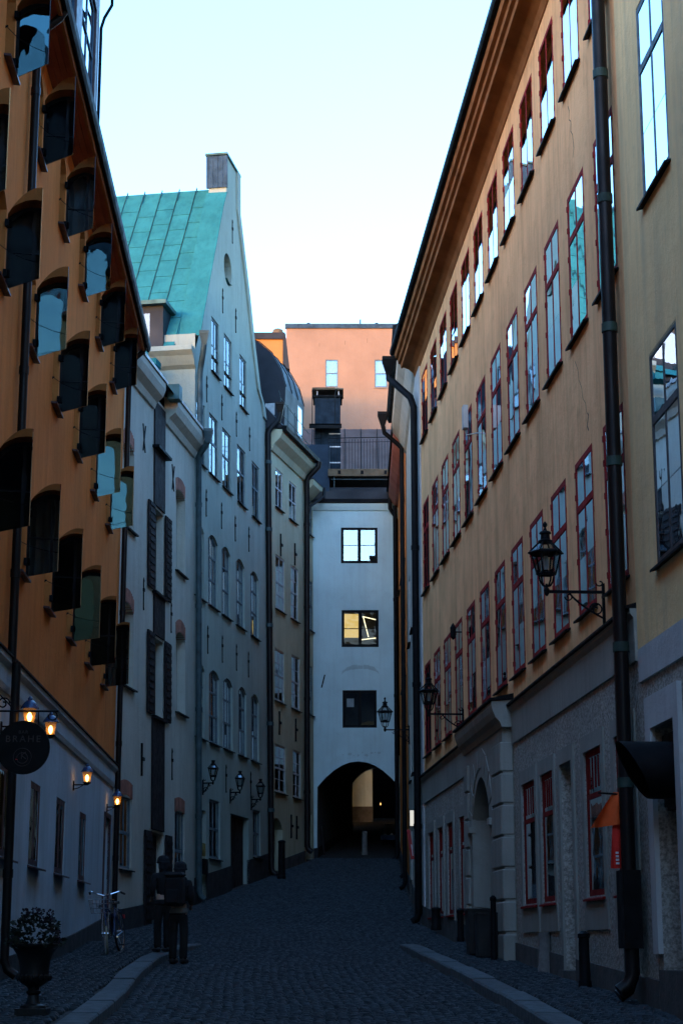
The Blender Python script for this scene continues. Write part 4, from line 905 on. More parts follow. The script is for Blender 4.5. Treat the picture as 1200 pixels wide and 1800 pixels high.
for x in (-0.14, 0.62): q.tube([(x, -2.35, 18.46), (x, -2.35, 19.55), (x + 0.06, -2.4, 19.7)], 0.016, 5)
q.tube([(-0.14, -2.35, 19.72), (0.62, -2.35, 19.72)], 0.014, 5); place('platform_rail', q.mesh('platform_rail', 'black'), ch, WL[H.name])
q = HB(FA, H)
for x in (-0.08, 0.16): q.tube([(x, -2.6, 15.8), (x, -2.6, 18.42)], 0.012, 5)
for i in range(10): q.tube([(-0.08, -2.6, 15.95 + i * 0.26), (0.16, -2.6, 15.95 + i * 0.26)], 0.009, 4)
place('ladder', q.mesh('ladder', 'black'), ch, WL[H.name])
for z in (17.2, 17.75, 18.2):
    q = HB(FA, H); q.box(0.42, 0.815, -3.61, -2.69, z, z + 0.04); place('chimney_strap', q.mesh('chimney_strap', 'sheet'), ch, WL[H.name])
an = anchor(FA, 2); q = MB(FA.v); q.prism([(-0.07, -0.20), (-0.03, -0.2), (0.07, 0.2), (0.03, 0.2)], 0.0, 0.03); an = q.mesh('wall_anchor', 'black')
place('wall_anchor', an, H, FA.P(0.27, 0, 9.5)); q = MB(FA.v); q.box(-0.02, 0.02, 0, 0.03, -0.25, 0.25); place('wall_anchor', q.mesh('wall_anchor', 'black'), H, FA.P(2.52, 0, 7.2))
fpipe(FA, H, 2.56, 0.10, 14.6, 7.2, 0.06, 'pipe', (), foot=False, top=[(2.35, 0.22, 15.3), (2.36, 0.2, 14.95), (2.5, 0.14, 14.75)])

# ---- 7. long ochre house with red windows (right)
H = house('ochre_house', 'long ochre house with rows of red windows over a grey roughcast base', FR, 18, 1.2)
RS0, RS1 = 8.72, 29.6
e = [10.05 + 1.67 * k for k in range(12)]; RW_ = 1.05
rz = [(5.42, 7.33), (8.88, 10.83), (12.26, 13.76)]
up = [(x - RW_, x, z0, z1, 0, 0.12) for x in e for z0, z1 in rz]
gf = [(9.1, 10.0), (10.68, 11.68), (13.73, 14.67), (15.1, 16.2), (21.1, 21.72), (22.38, 23.1), (23.98, 24.82), (25.5, 26.3), (27.02, 27.9)]
lo = [(a, b, 2.13, 3.79, 0, 0.16) for a, b in gf] + [(12.44, 13.2, 0.9, 3.79, 0, 0.35)] + [(17.0, 20.95, 0.0, 4.9, 0, 0.0)]
mb = HB(FR, H); wall_mesh(mb, RS0, RS1, 5.0, 14.3, up); wall_mesh(mb, RS0, RS1, -0.5, 5.0, lo, m=1); body_mesh(mb, RS0, RS1, -0.5, 14.3, 9); part(mb, 'wall', ['ochre', 'roughcast'], H)
interior(FR, H, RS0, RS1, -0.5, 14.2)
# smooth band and flashing
for s0_, s1_ in ((RS0, 16.9), (21.05, RS1)):
    ledge(FR, H, 'string_course', 'smooth', [(-0.02, 4.45), (0.03, 4.45), (0.035, 4.9), (0.07, 4.95), (0.07, 5.0), (-0.02, 5.0)], s0_, s1_)
    ledge(FR, H, 'ledge_flashing', 'black', [(-0.02, 5.002), (0.11, 5.002), (0.11, 5.03), (-0.02, 5.07)], s0_, s1_)
# smooth surrounds, one per ground-floor window
for i, (a, b) in enumerate(gf + [(12.44, 13.2)]):
    zb_ = 1.75 if i < len(gf) else 1.0
    q = HB(FR, H); w_ = 0.15; t_ = 0.022 + 0.0006 * i
    q.box(a - w_, a - 0.001, -0.01, t_, zb_, 3.98); q.box(b + 0.001, b + w_, -0.01, t_, zb_, 3.98); q.box(a - 0.001, b + 0.001, -0.01, t_, 3.79, 3.98)
    if i < len(gf): q.box(a - 0.001, b + 0.001, -0.01, t_, zb_, 2.06)
    part(q, 'window_surround', 'smooth', H)
# cornice: cove soffit, mouldings, roof edge
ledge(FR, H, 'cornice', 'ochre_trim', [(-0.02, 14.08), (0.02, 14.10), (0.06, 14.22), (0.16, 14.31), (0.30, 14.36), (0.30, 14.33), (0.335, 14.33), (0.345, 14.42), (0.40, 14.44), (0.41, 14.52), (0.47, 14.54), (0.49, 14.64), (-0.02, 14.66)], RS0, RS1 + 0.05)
ledge(FR, H, 'roof_edge', 'black', [(0.0, 14.662), (0.56, 14.662), (0.585, 14.70), (0.58, 14.79), (0.0, 15.2)], RS0 - 0.02, RS1 + 0.12)
q = HB(FR, H); q.add([(RS0, 0.5, 14.76), (RS1, 0.5, 14.76), (RS1, -5, 19.4), (RS0, -5, 19.4), (RS0, -9, 14.76), (RS1, -9, 14.76)], [(0, 1, 2, 3), (3, 2, 5, 4), (1, 5, 2), (0, 3, 4)]); part(q, 'roof', 'roofdark', H)
# windows
W3 = Win(FR, RW_, 1.91, 0, 2, (0.70, 1.0), (0.35,), ft=0.07, mt=0.065, tt=0.085, o=0.002, th=0.05, pd=0.007, frame='red', hinges=True)
W1 = Win(FR, RW_, 1.50, 0, 2, (1.0,), (0.45,), ft=0.062, mt=0.055, o=0.002, th=0.05, pd=0.006, frame='red', hinges=True)
W2 = Win(FR, RW_, 1.95, 0, 2, (0.70, 1.0), (0.35,), ft=0.07, mt=0.065, tt=0.085, o=0.002, th=0.05, pd=0.007, frame='red', pane='glass_wavy', hinges=True)
for k, x in enumerate(e):
    W3.put(H, x - RW_, 5.42, random.choice([0, 0, 1, 3, 2])); W2.put(H, x - RW_, 8.88, random.choice([0, 0, 1, 1, 3])); W1.put(H, x - RW_, 12.26, random.choice([1, 1, None, 2]))
for i, (a, b) in enumerate(gf):
    Wg = Win(FR, b - a, 1.66, 0, 1, (0.70, 1.0), (), ft=0.07, tt=0.06, o=-0.012, th=0.05, pd=0.01, pane='softglass', frame='redbright', sill='redbright', sill_out=0.06)
    wd = Wg.put(H, a, 2.13, (1, 0, 0, 1)[i % 4])
    q = MB(FR.v)
    for j in range(5): q.box((b - a) * (j + 1) / 6 - 0.008, (b - a) * (j + 1) / 6 + 0.008, -0.03, -0.013, 1.22, 1.58)
    place('ventilation_bars', q.mesh('ventilation_bars', 'redbright'), wd, FR.P(a, 0, 2.13))
q = HB(FR, H); q.box(12.44, 13.2, -0.38, -0.33, 0.9, 3.79); part(q, 'blocked_doorway', 'smooth', H)
q = HB(FR, H); q.box(12.42, 13.22, -0.3, 0.10, 0.95, 1.28); part(q, 'door_step', 'greyplinth', H)
# rusticated portal
PB0, PB1, DO0, DO1 = 16.95, 21.0, 18.3, 20.3
q = HB(FR, H); wall_mesh(q, PB0, PB1, 0.8, 4.75, [(DO0, DO1, 0.8, 4.18, 0.62, 0.65)], o=0.16)
q.add([(PB0, 0.16, 0.8), (PB0, -0.1, 0.8), (PB0, -0.1, 4.75), (PB0, 0.16, 4.75)], [(0, 1, 2, 3)]); q.add([(PB1, 0.16, 0.8), (PB1, -0.1, 0.8), (PB1, -0.1, 4.75), (PB1, 0.16, 4.75)], [(0, 1, 2, 3)])
po = part(q, 'portal', 'smooth', H)
z = 1.30; bh = 0.46
while z < 4.4:
    ztop = min(z + bh - 0.03, 4.68)
    for a, b in ((PB0 - 0.02, 17.9), (DO1 + 0.28, PB1 + 0.02)):
        q = HB(FR, H); q.bbox(a, b, 0.0, 0.20, z, ztop, 0.018); place('stone_block', q.mesh('stone_block', 'smooth'), po, WL[H.name])
    z += bh
def varch(c, r0, r1, ang0, ang1, o0, o1):
    pts = [(c[0] + r0 * math.cos(ang0), c[1] + r0 * math.sin(ang0)), (c[0] + r1 * math.cos(ang0), c[1] + r1 * math.sin(ang0)), (c[0] + r1 * math.cos(ang1), c[1] + r1 * math.sin(ang1)), (c[0] + r0 * math.cos(ang1), c[1] + r0 * math.sin(ang1))]
    q = HB(FR, H); q.prism(pts, o0, o1); return q
for k in range(9):
    a_ = math.pi * k / 9; q = varch((19.3, 3.30), 1.03, 1.34, a_ + 0.02, a_ + math.pi / 9 - 0.02, 0.1, 0.176); place('voussoir', q.mesh('voussoir', 'smooth'), po, WL[H.name])
for u0_, u1_ in ((DO0 - 0.26, DO0 + 0.02), (DO1 - 0.02, DO1 + 0.26)):
    q = HB(FR, H); q.box(u0_, u1_, 0.1, 0.215, 3.36, 3.46); part(q, 'impost', 'smooth', H)
q = HB(FR, H); q.prof([(-0.02, 4.70), (0.18, 4.70), (0.21, 4.78), (0.27, 4.84), (0.31, 4.94), (0.33, 5.02), (0.32, 5.08), (-0.02, 5.10)], PB0 - 0.12, PB1 + 0.12); hood = part(q, 'portal_hood', 'smooth', H)
q = HB(FR, H); q.prof([(-0.02, 5.102), (0.36, 5.09), (0.36, 5.12), (-0.02, 5.2)], PB0 - 0.15, PB1 + 0.15); place('hood_flashing', q.mesh('hood_flashing', 'black'), hood, WL[H.name])
for i in range(2):
    q = HB(FR, H); q.box(DO0 + i * 1.0, DO0 + 0.985 + i, -0.55, -0.48, 1.0, 4.2); dl = part(q, 'door_leaf', 'darkwood', H)
    for zz in (1.5, 2.4):
        q = HB(FR, H); q.bbox(DO0 + 0.15 + i, DO0 + 0.83 + i, -0.49, -0.455, zz, zz + 0.75, 0.012); place('door_panel', q.mesh('door_panel', 'darkwood'), dl, WL[H.name])
q = HB(FR, H); q.bbox(DO0 - 0.25, DO1 + 0.25, -0.5, 0.34, 1.0, 1.45, 0.02); part(q, 'door_step', 'greyplinth', H)
plinth(FR, H, RS0 + 0.05, RS1, 0.36, 'greyplinth', o=0.035, skip=((12.42, 13.22), (16.95, 21.0)))
# wall cracks: thin broken lines of missing lime
def crack(pts, w=0.012):
    q = HB(FR, H)
    for (a, z), (b, y_) in zip(pts[:-1], pts[1:]):
        q.add([(a - w, 0.003, z), (a + w * 0.6, 0.003, z), (b + w * 0.6, 0.003, y_), (b - w, 0.003, y_)], [(0, 1, 2, 3)])
    part(q, 'crack', 'crack', H)
crack([(11.45, 12.0), (11.38, 11.9), (11.42, 11.8), (11.3, 11.72), (11.33, 11.6), (11.22, 11.5), (11.17, 11.3), (11.24, 11.2)])
crack([(11.5, 8.6), (11.35, 8.45), (11.3, 8.3), (11.15, 8.15), (11.1, 8.0), (10.95, 7.9), (10.9, 7.75)], 0.009)
crack([(10.86, 7.75), (10.8, 7.7), (10.9, 7.6), (10.82, 7.52)], 0.02)
crack([(9.6, 12.0), (9.55, 11.8), (9.62, 11.65), (9.5, 11.5)], 0.008)
crack([(9.75, 8.6), (9.68, 8.3), (9.72, 8.1), (9.62, 7.8), (9.58, 7.4)], 0.008)
# paired downpipes at the near corner, pipes and hopper at the far corner
fpipe(FR, H, 9.02, 0.12, 14.2, 1.25, 0.07, 'pipe', (), top=[(9.02, 0.5, 14.7), (9.02, 0.42, 14.5), (9.02, 0.2, 14.3)])
fpipe(FR, H, 8.80, 0.16, 14.2, 1.3, 0.075, 'pipe', (3.2, 4.6, 6.6, 8.1, 9.6, 11.1, 12.6), 'clamp', top=[(8.80, 0.5, 14.7), (8.80, 0.42, 14.5), (8.80, 0.24, 14.3)])
q = HB(FR, H); q.box(8.70, 9.0, 0.06, 0.25, 1.55, 2.32); part(q, 'pipe_guard', 'black', H)
fpipe(FR, H, 28.92, 0.13, 13.2, 2.2, 0.078, 'black', (4, 7, 10), 'black', top=[(29.7, 0.60, 14.3), (29.7, 0.60, 14.1), (28.98, 0.20, 13.45)], hopper=tuple(FR.P(29.7, 0.60, 14.5)) + (0.34,))
q = HB(FR, H); q.box(28.72, 29.62, -0.01, 0.03, 1.5, 14.1); part(q, 'corner_strip', 'band', H)
q = HB(FR, H); q.tube([(19.85, 0, 10.05), (19.85, 0.22, 10.0), (19.85, 0.24, 10.1)], 0.012, 6); q.box(19.72, 19.9, 0.2, 0.28, 10.1, 10.5); part(q, 'antenna_box', 'antenna', H)
q = HB(FR, H); q.tube([(22.42, 0.0, 7.05), (22.42, 0.14, 7.05)], 0.012, 6); q.lathe([(0.01, -0.14), (0.05, -0.1), (0.055, 0.08), (0.01, 0.16)], 8, (22.42, 0.16, 7.05)); part(q, 'wall_hook', 'black', H)

# ---- 8. beige house at the right edge
H = house('beige_house', 'beige plastered house with charcoal windows at the right edge', FR, 6, 0.8)
BS0, BS1 = -26.0, 8.719
bw = [(6.58, 7.70, 9.08, 11.3), (6.62, 7.72, 5.25, 7.42), (3.6, 4.72, 9.08, 11.3), (3.6, 4.72, 5.25, 7.42)]
hl = [(a, b, c, d_, 0, 0.12) for a, b, c, d_ in bw]; lo = [(7.2, 8.12, 0.6, 3.68, 0, 0.4)]
mb = HB(FR, H); wall_mesh(mb, BS0, BS1, 4.35, 14.3, hl); wall_mesh(mb, BS0, BS1, -2.6, 4.35, lo, m=1); body_mesh(mb, BS0, BS1, -2.6, 14.3, 9); part(mb, 'wall', ['beige', 'roughcast'], H); interior(FR, H, BS0, BS1, -2.5, 14.2)
ledge(FR, H, 'string_course', 'band', [(-0.02, 4.2), (0.03, 4.2), (0.035, 4.54), (-0.02, 4.545)], BS0, BS1 - 0.12)
WB = Win(FR, 1.12, 2.2, 0, 2, (0.68, 1.0), (0.33,), ft=0.06, mt=0.06, tt=0.08, o=0.0, th=0.05, pd=0.008, frame='charcoal')
for i, (a, b, c, d_) in enumerate(bw): WB.put(H, a, c, (None, 1, 0, 0)[i])
q = HB(FR, H); q.box(7.0, 7.199, -0.01, 0.05, 1.5, 4.0); q.box(8.121, 8.34, -0.01, 0.05, 1.5, 4.0); q.box(7.199, 8.121, -0.01, 0.05, 3.68, 4.0); part(q, 'door_surround', 'band', H)
q = HB(FR, H); q.box(7.2, 8.12, -0.42, -0.36, 0.6, 3.68); part(q, 'door', 'black', H)
q = HB(FR, H); q.box(7.22, 8.1, -0.12, -0.06, 2.9, 3.6); part(q, 'transom_panel', 'black', H)
ledge(FR, H, 'cornice', 'ochre_trim', [(-0.02, 14.08), (0.3, 14.36), (0.49, 14.64), (-0.02, 14.66)], BS0, BS1)
q = HB(FR, H); q.add([(BS0, 0.55, 14.66), (BS1, 0.55, 14.66), (BS1, -5, 19.4), (BS0, -5, 19.4), (BS0, -9, 14.7), (BS1, -9, 14.7)], [(0, 1, 2, 3), (3, 2, 5, 4), (1, 5, 2), (0, 3, 4)]); part(q, 'roof', 'roofdark', H)
plinth(FR, H, 0.0, BS1 - 0.04, 0.38, 'greyplinth', o=0.06, skip=((7.2, 8.12),))
q = HB(FR, H); q.box(7.18, 8.14, -0.3, 0.05, 0.6, 1.35); part(q, 'door_step', 'greyplinth', H)

# ---- 9. two slim houses past the ochre one
H = house('slim_white_house', 'slim off-white house edge just past the long ochre house', FW, 3, 2.2)
hl = [(3.0, 3.9, 5.5, 7.2, 0, 0.1), (3.0, 3.9, 8.9, 10.6, 0, 0.1), (5.2, 6.1, 5.5, 7.2, 0, 0.1), (5.2, 6.1, 8.9, 10.6, 0, 0.1), (5.0, 6.1, 2.2, 4.6, 0.3, 0.3)]
mb = HB(FW, H); wall_mesh(mb, 0, 7.46, 0.5, 15.2, hl); body_mesh(mb, 0, 7.46, 0.5, 15.2, 7); part(mb, 'wall', 'cream', H); interior(FW, H, 0, 7.46, 0.5, 15.2)
w9 = Win(FW, 0.9, 1.7, 0, 2, (0.6, 1.0), (), frame='red')
for a, b, c, d_, _, _ in hl[:4]: w9.put(H, a, c, 1)
q = HB(FW, H); q.box(5.0, 6.1, -0.3, -0.25, 2.2, 4.6); part(q, 'door', 'darkwood', H)
ledge(FW, H, 'cornice', 'cream', [(-0.02, 14.3), (0.06, 14.4), (0.2, 14.75), (0.36, 14.95), (0.38, 15.2), (-0.02, 15.25)], -0.02, 7.5)
ledge(FW, H, 'gutter', 'black', [(0.3, 15.2), (0.46, 15.2), (0.52, 15.35), (-0.02, 15.45)], -0.05, 7.5)
q = HB(FW, H); q.add([(0, 0.5, 15.35), (7.46, 0.5, 15.35), (7.46, -4, 18.6), (0, -4, 18.6), (0, -7, 15.2), (7.46, -7, 15.2)], [(0, 1, 2, 3), (3, 2, 5, 4), (1, 5, 2), (0, 3, 4)]); part(q, 'roof', 'roofdark', H)
fpipe(FW, H, 7.2, 0.12, 14.4, 3.1, 0.06, 'black', (), top=[(7.0, 0.62, 15.0), (7.05, 0.58, 14.8), (7.18, 0.2, 14.5)], hopper=tuple(FW.P(7.0, 0.62, 15.25)) + (0.3,))
plinth(FW, H, 0.02, 7.44, 0.35, 'greyplinth', skip=((5.0, 6.1),))
H = house('slim_orange_house', 'slim deep orange house edge between the white arch and the right row', FO, 4, 3.2)
hl = [(1.4, 2.3, 11.8, 13.6, 0, 0.1), (1.4, 2.3, 8.6, 10.3, 0, 0.1), (4.2, 5.1, 11.8, 13.6, 0, 0.1), (4.2, 5.1, 8.6, 10.3, 0, 0.1), (7.0, 7.9, 12.0, 13.7, 0, 0.1)]
mb = HB(FO, H); wall_mesh(mb, 0, 9.0, 1.5, 15.4, hl); body_mesh(mb, 0, 9.0, 1.5, 15.4, 7); part(mb, 'wall', 'orange', H); interior(FO, H, 0, 9.0, 1.5, 15.4)
w9 = Win(FO, 0.9, 1.7, 0, 2, (0.6, 1.0), (), frame='red')
for a, b, c, d_, _, _ in hl: w9.put(H, a, c, 1)
ledge(FO, H, 'cornice', 'orange_soffit', [(-0.02, 15.0), (0.1, 15.05), (0.28, 15.3), (0.3, 15.45), (-0.02, 15.5)], 0, 9.0)
q = HB(FO, H); q.add([(0, 0.36, 15.5), (9.0, 0.36, 15.5), (9.0, -4, 18.6), (0, -4, 18.6), (0, -7, 15.4), (9.0, -7, 15.4)], [(0, 1, 2, 3), (3, 2, 5, 4), (1, 5, 2), (0, 3, 4)]); part(q, 'roof', 'roofdark', H)
fpipe(FO, H, 8.7, 0.10, 15.0, 4.2, 0.065, 'black', (6, 9, 12), 'black')
fpipe(FO, H, 0.1, 0.10, 15.0, 3.4, 0.05, 'black', (), 'black')
plinth(FO, H, 0.02, 8.98, 0.3, 'plinth')

# ---- 10. buildings rising behind
FS = Fr((-2.87, 90.0), (8.0, 90.0), 1)
H = house('salmon_building', 'tall salmon plastered building rising behind the street end', FS, 3, 9, 'building')
sw = [(2.04, 2.69, 29.56, 31.04), (4.58, 5.25, 29.54, 31.04), (7.1, 7.77, 29.54, 31.04)]
mb = HB(FS, H); wall_mesh(mb, 0, 10.8, 6, 32.75, [(a, b, c, d_, 0, 0.1) for a, b, c, d_ in sw]); body_mesh(mb, 0, 10.8, 6, 32.75, 10); part(mb, 'wall', 'salmon', H); interior(FS, H, 0, 10.8, 6, 32.7)
w9 = Win(FS, 0.66, 1.49, 0, 1, (0.5, 1.0), (), ft=0.06, tt=0.05, o=-0.01, frame='bluewin', pane='blueglass', sill='bluewin', sill_out=0.04)
for a, b, c, d_ in sw: w9.put(H, a, c, 0)
ledge(FS, H, 'parapet_flashing', 'lead', [(-0.1, 32.74), (0.08, 32.74), (0.08, 32.98), (-0.1, 33.0)], -0.06, 10.9)
for x, hh in ((1.15, 0.12), (3.85, 0.34), (4.7, 0.1)):
    q = HB(FS, H); q.tube([(x, -0.3, 32.9), (x, -0.3, 33.0 + hh)], 0.04, 8)
    if hh < 0.2: q.lathe([(0.10, 0.1), (0.10, 0.13)], 8, (x, -0.3, 33.0))
    part(q, 'roof_vent', 'lead', H)
for i in range(3):
    q = HB(FS, H); x = (1.72, 3.05, 4.2)[i]; q.box(x, x + 0.012, 0.002, 0.006, 31.75 + 0.1 * i, 31.95 + 0.12 * i); part(q, 'wall_scuff', 'crack', H)
FB = Fr((-7.0, 80.0), (-2.62, 80.0), 1)
H = house('apricot_block', 'small apricot rooftop block left of the salmon building', FB, 2, 8.5, 'building')
q = HB(FB, H); wall_mesh(q, 0, 4.3, 6, 28.75, []); body_mesh(q, 0, 4.3, 6, 28.75, 8); part(q, 'wall', 'apricot', H)
ledge(FB, H, 'roof_edge', 'roofdark', [(-8, 28.75), (0.1, 28.75), (0.1, 29.06), (-8, 29.08)], -0.1, 4.4)
q = HB(FB, H); q.prism([(4.3, 27.6), (4.52, 27.3), (4.62, 27.3), (4.42, 29.0), (4.3, 29.0)], -1.0, 0.08); part(q, 'drain_box', 'roofdark', H)
q = HB(FB, H); q.lathe([(0.26, 0), (0.26, 0.3), (0.22, 0.4), (0.1, 0.46), (0.01, 0.48)], 14, (4.03, -0.8, 29.08)); part(q, 'round_flue', 'beam', H, smooth=True)
FT = Fr((-4.0, 66.0), (5.0, 66.0), 1)
H = house('dark_roof_house', 'house with brown seamed metal roof behind the terrace', FT, 4, 6, 'building')
q = HB(FT, H); wall_mesh(q, 0, 9, 11.0, 18.3, []); body_mesh(q, 0, 9, 11.0, 18.3, 16.4); q.box(0.0, 0.3, -18, -2.2, 3.5, 10.99); q.box(8.7, 9.0, -18, -2.2, 3.5, 10.99); q.add([(0, 0, 11), (9, 0, 11), (9, -16.4, 11), (0, -16.4, 11)], [(0, 1, 2, 3)]); part(q, 'wall', 'roofbrown', H)  # unseen depth, underside and yard walls added to block light behind the archway
q = HB(FT, H); q.add([(0, 0.3, 18.2), (9, 0.3, 18.2), (9, -1.6, 20.9), (0, -1.6, 20.9), (0, -16.4, 18.3), (9, -16.4, 18.3)], [(0, 1, 2, 3), (3, 2, 5, 4), (1, 5, 2), (0, 3, 4)]); rf_ = part(q, 'roof', 'roofbrown', H)
q = MB(FT.v); q.add([(-0.014, 0.3, 0), (-0.014, -1.6, 2.7), (0, -1.6, 2.76), (0, 0.3, 0.06), (0.014, 0.3, 0), (0.014, -1.6, 2.7)], [(0, 1, 2, 3), (3, 2, 5, 4)]); sm = q.mesh('standing_seam', 'black')
for i in range(14): place('standing_seam', sm, rf_, FT.P(0.4 + i * 0.62, 0, 18.2))
q = HB(FT, H); q.box(2.5, 8, 0.1, 0.16, 18.6, 18.75); place('snow_guard', q.mesh('snow_guard', 'black'), rf_, WL[H.name])
# backdrop seen through the arch
FQ = Fr((-3.0, 76.0), (1.62, 76.0), 1)
H = house('courtyard_wall', 'pale wall end seen through the archway', FQ, 3.5, 6.4, 'wall')
q = HB(FQ, H); wall_mesh(q, 0, 4.28, 4.5, 10.5, []); body_mesh(q, 0, 4.28, 4.5, 10.5, 0.5); part(q, 'wall', 'bluegrey', H); 
q = HB(FQ, H); q.box(0, 4.3, -0.02, 0.03, 4.5, 7.1); part(q, 'plinth', 'greyplinth', H)
FQ2 = Fr((1.2, 84.0), (8.0, 84.0), 1)
H = house('courtyard_house', 'dark house face beyond the archway', FQ2, 3, 7, 'house')
q = HB(FQ2, H); wall_mesh(q, 0, 6.8, 4.5, 16, [(1.2, 2.0, 9.0, 10.4, 0, 0.1)]); body_mesh(q, 0, 6.8, 4.5, 16, 4); part(q, 'wall', 'darkwood', H)
Win(FQ2, 0.8, 1.4, 0, 2, (0.5, 1.0), (), frame='charcoal').put(H, 1.2, 9.0, 1)
# the row that closes the street behind the viewer (unseen; blocks the low sky glow, shows in window reflections)
FZ = Fr((14.0, -34.0), (-16.0, -34.0), 1)
H = house('square_house', 'plain ochre house across the square behind the viewer', FZ, 15, -1, 'house')
q = HB(FZ, H); wall_mesh(q, 0, 30, -3, 20, []); body_mesh(q, 0, 30, -3, 20, 10); part(q, 'wall', 'beige', H)
q = HB(FZ, H); q.add([(0, 0.5, 20), (30, 0.5, 20), (30, -5, 25), (0, -5, 25), (0, -10, 20), (30, -10, 20)], [(0, 1, 2, 3), (3, 2, 5, 4), (1, 5, 2), (0, 3, 4)]); part(q, 'roof', 'roofdark', H)

# ------------------------------------------------------------------ lanterns
def spiral(cx, cz, r0, turns, dirn, n=16, a=0.0, start=0.0):
    return [(a, cx + r0 * (1 - 0.8 * i / n) * math.cos(start + dirn * 2 * math.pi * turns * i / n), cz + r0 * (1 - 0.8 * i / n) * math.sin(start + dirn * 2 * math.pi * turns * i / n)) for i in range(n + 1)]
def lantern(fr, a, z, out, sc, label, group, sides=6, finial=True, mantle=True, name='street_lantern', back=True):
    loc = fr.P(a, 0, z); t = thing(name, label, 'lantern', loc, group)
    T = lambda u, o, h: fr.d * (u * sc) + fr.n * (out + (o) * sc) + Vector((0, 0, h * sc))     # about the lantern axis
    TW = lambda u, o, h: fr.d * u + fr.n * o + Vector((0, 0, h))
    q = MB(TW); q.box(-0.016, 0.016, 0.0, out + 0.02, -0.016, 0.016)
    if back:
        q.box(-0.018, 0.018, 0.0, 0.03, -0.36 * sc, 0.10 * sc)
        q.tube([(0, 0.02 + out * 0.58 * (1 - (1 - i / 10) ** 2) * 1.0, -0.30 * sc * (1 - i / 10) ** 1.4) for i in range(11)], 0.012, 6)
        q.tube(spiral(0.10 * sc, -0.2 * sc, 0.085 * sc, 1.4, 1, 18), 0.009, 5)
        q.tube(spiral(out * 0.62, -0.055 * sc, 0.05 * sc, 1.2, -1, 14), 0.008, 5)
        q.tube(spiral(0.05 * sc, 0.11 * sc, 0.05 * sc, 0.8, -1, 10), 0.009, 5)
    br = q.build('bracket', 'black', t, loc, smooth=False)
    # cradle scrolls under the glass
    q = MB(T); q.lathe([(0.012, -0.05), (0.03, -0.02), (0.035, 0.02), (0.018, 0.05), (0.012, 0.09)], 8)
    for k in range(4):
        an_ = k * math.pi / 2 + 0.4
        q.tube([(math.cos(an_) * r_, math.sin(an_) * r_, h_) for r_, h_ in ((0.015, 0.06), (0.05, 0.07), (0.085, 0.12), (0.10, 0.19), (0.115, 0.24))], 0.011, 5)
    q.build('cradle', 'black', t, loc)
    zb, zt, rb_, rt_ = 0.20, 0.44, 0.105, 0.168
    q = MB(T); ph = math.pi / sides
    for k in range(sides):
        an_ = 2 * math.pi * k / sides + ph
        q.tube([(rb_ * math.cos(an_), rb_ * math.sin(an_), zb), (rt_ * math.cos(an_), rt_ * math.sin(an_), zt)], 0.011, 5)
    for r_, z_ in ((rb_, zb), (rt_, zt)):
        q.tube([(r_ * math.cos(2 * math.pi * k / sides + ph), r_ * math.sin(2 * math.pi * k / sides + ph), z_) for k in range(sides + 1)], 0.014, 5)
    q.build('lantern_frame', 'black', t, loc)
    for k in range(sides):
        c0, c1 = 2 * math.pi * k / sides + ph, 2 * math.pi * (k + 1) / sides + ph
        q = MB(T); q.add([(rb_ * math.cos(c0), rb_ * math.sin(c0), zb), (rb_ * math.cos(c1), rb_ * math.sin(c1), zb), (rt_ * math.cos(c1), rt_ * math.sin(c1), zt), (rt_ * math.cos(c0), rt_ * math.sin(c0), zt)], [(0, 1, 2, 3)])
        q.build('pane', 'lampglass', t, loc)
    q = MB(T)
    q.lathe([(0.17, 0.44), (0.205, 0.435), (0.205, 0.45), (0.17, 0.468)], sides, (0, 0, 0), 0, ph)
    for k in range(sides):
        an_ = 2 * math.pi * k / sides + ph; q.tube([(0.185 * math.cos(an_), 0.185 * math.sin(an_), 0.455), (0.07 * math.cos(an_), 0.07 * math.sin(an_), 0.57)], 0.010, 5)
    q.lathe([(0.08, 0.56), (0.085, 0.585), (0.055, 0.60), (0.05, 0.66), (0.07, 0.67), (0.06, 0.69), (0.03, 0.70)], 12)
    hd = q.build('hood', 'black', t, loc)
    for k in range(sides):
        c0, c1 = 2 * math.pi * k / sides + ph, 2 * math.pi * (k + 1) / sides + ph
        q = MB(T); q.add([(0.18 * math.cos(c0), 0.18 * math.sin(c0), 0.46), (0.18 * math.cos(c1), 0.18 * math.sin(c1), 0.46), (0.068 * math.cos(c1), 0.068 * math.sin(c1), 0.57), (0.068 * math.cos(c0), 0.068 * math.sin(c0), 0.57)], [(0, 1, 2, 3)])
        q.build('hood_pane', 'lampglass', hd, loc)
    if finial:
        q = MB(T); q.lathe([(0.03, 0.69), (0.018, 0.72), (0.012, 0.74), (0.028, 0.765), (0.026, 0.785), (0.006, 0.81)], 10); q.build('finial', 'black', t, loc, smooth=True)
    if mantle:
        q = MB(T); q.lathe([(0.06, 0.205), (0.062, 0.235), (0.03, 0.24), (0.024, 0.25)], 12); q.build('burner', 'black', t, loc, smooth=True)
        q = MB(T); q.lathe([(0.024, 0.25), (0.032, 0.30), (0.03, 0.36), (0.022, 0.41)], 12); q.build('glass_chimney', 'palewin', t, loc, smooth=True)
    return t
GL = 'black iron street lanterns on wall brackets'
lantern(FR, 10.25, 5.46, 0.66, 1.0, 'large black iron lantern on scroll bracket nearest on the ochre wall', GL)
lantern(FR, 22.35, 5.56, 0.62, 0.92, 'black iron lantern on the ochre wall further down by the portal', GL)
lantern(FW, 6.4, 6.84, 0.62, 1.02, 'black iron lantern hanging before the white arch house', GL)
for i, (s_, lb) in enumerate(((0.77, 'left one of three dark wall lanterns on the gable house'), (3.56, 'middle one of three dark wall lanterns on the gable house'), (5.95, 'right one of three dark wall lanterns beside the drainpipe'))):
    lantern(FG, s_, 5.34, 0.26, 0.78, lb, 'dark wall lanterns on the gable house', sides=4, finial=False, mantle=(i == 0))

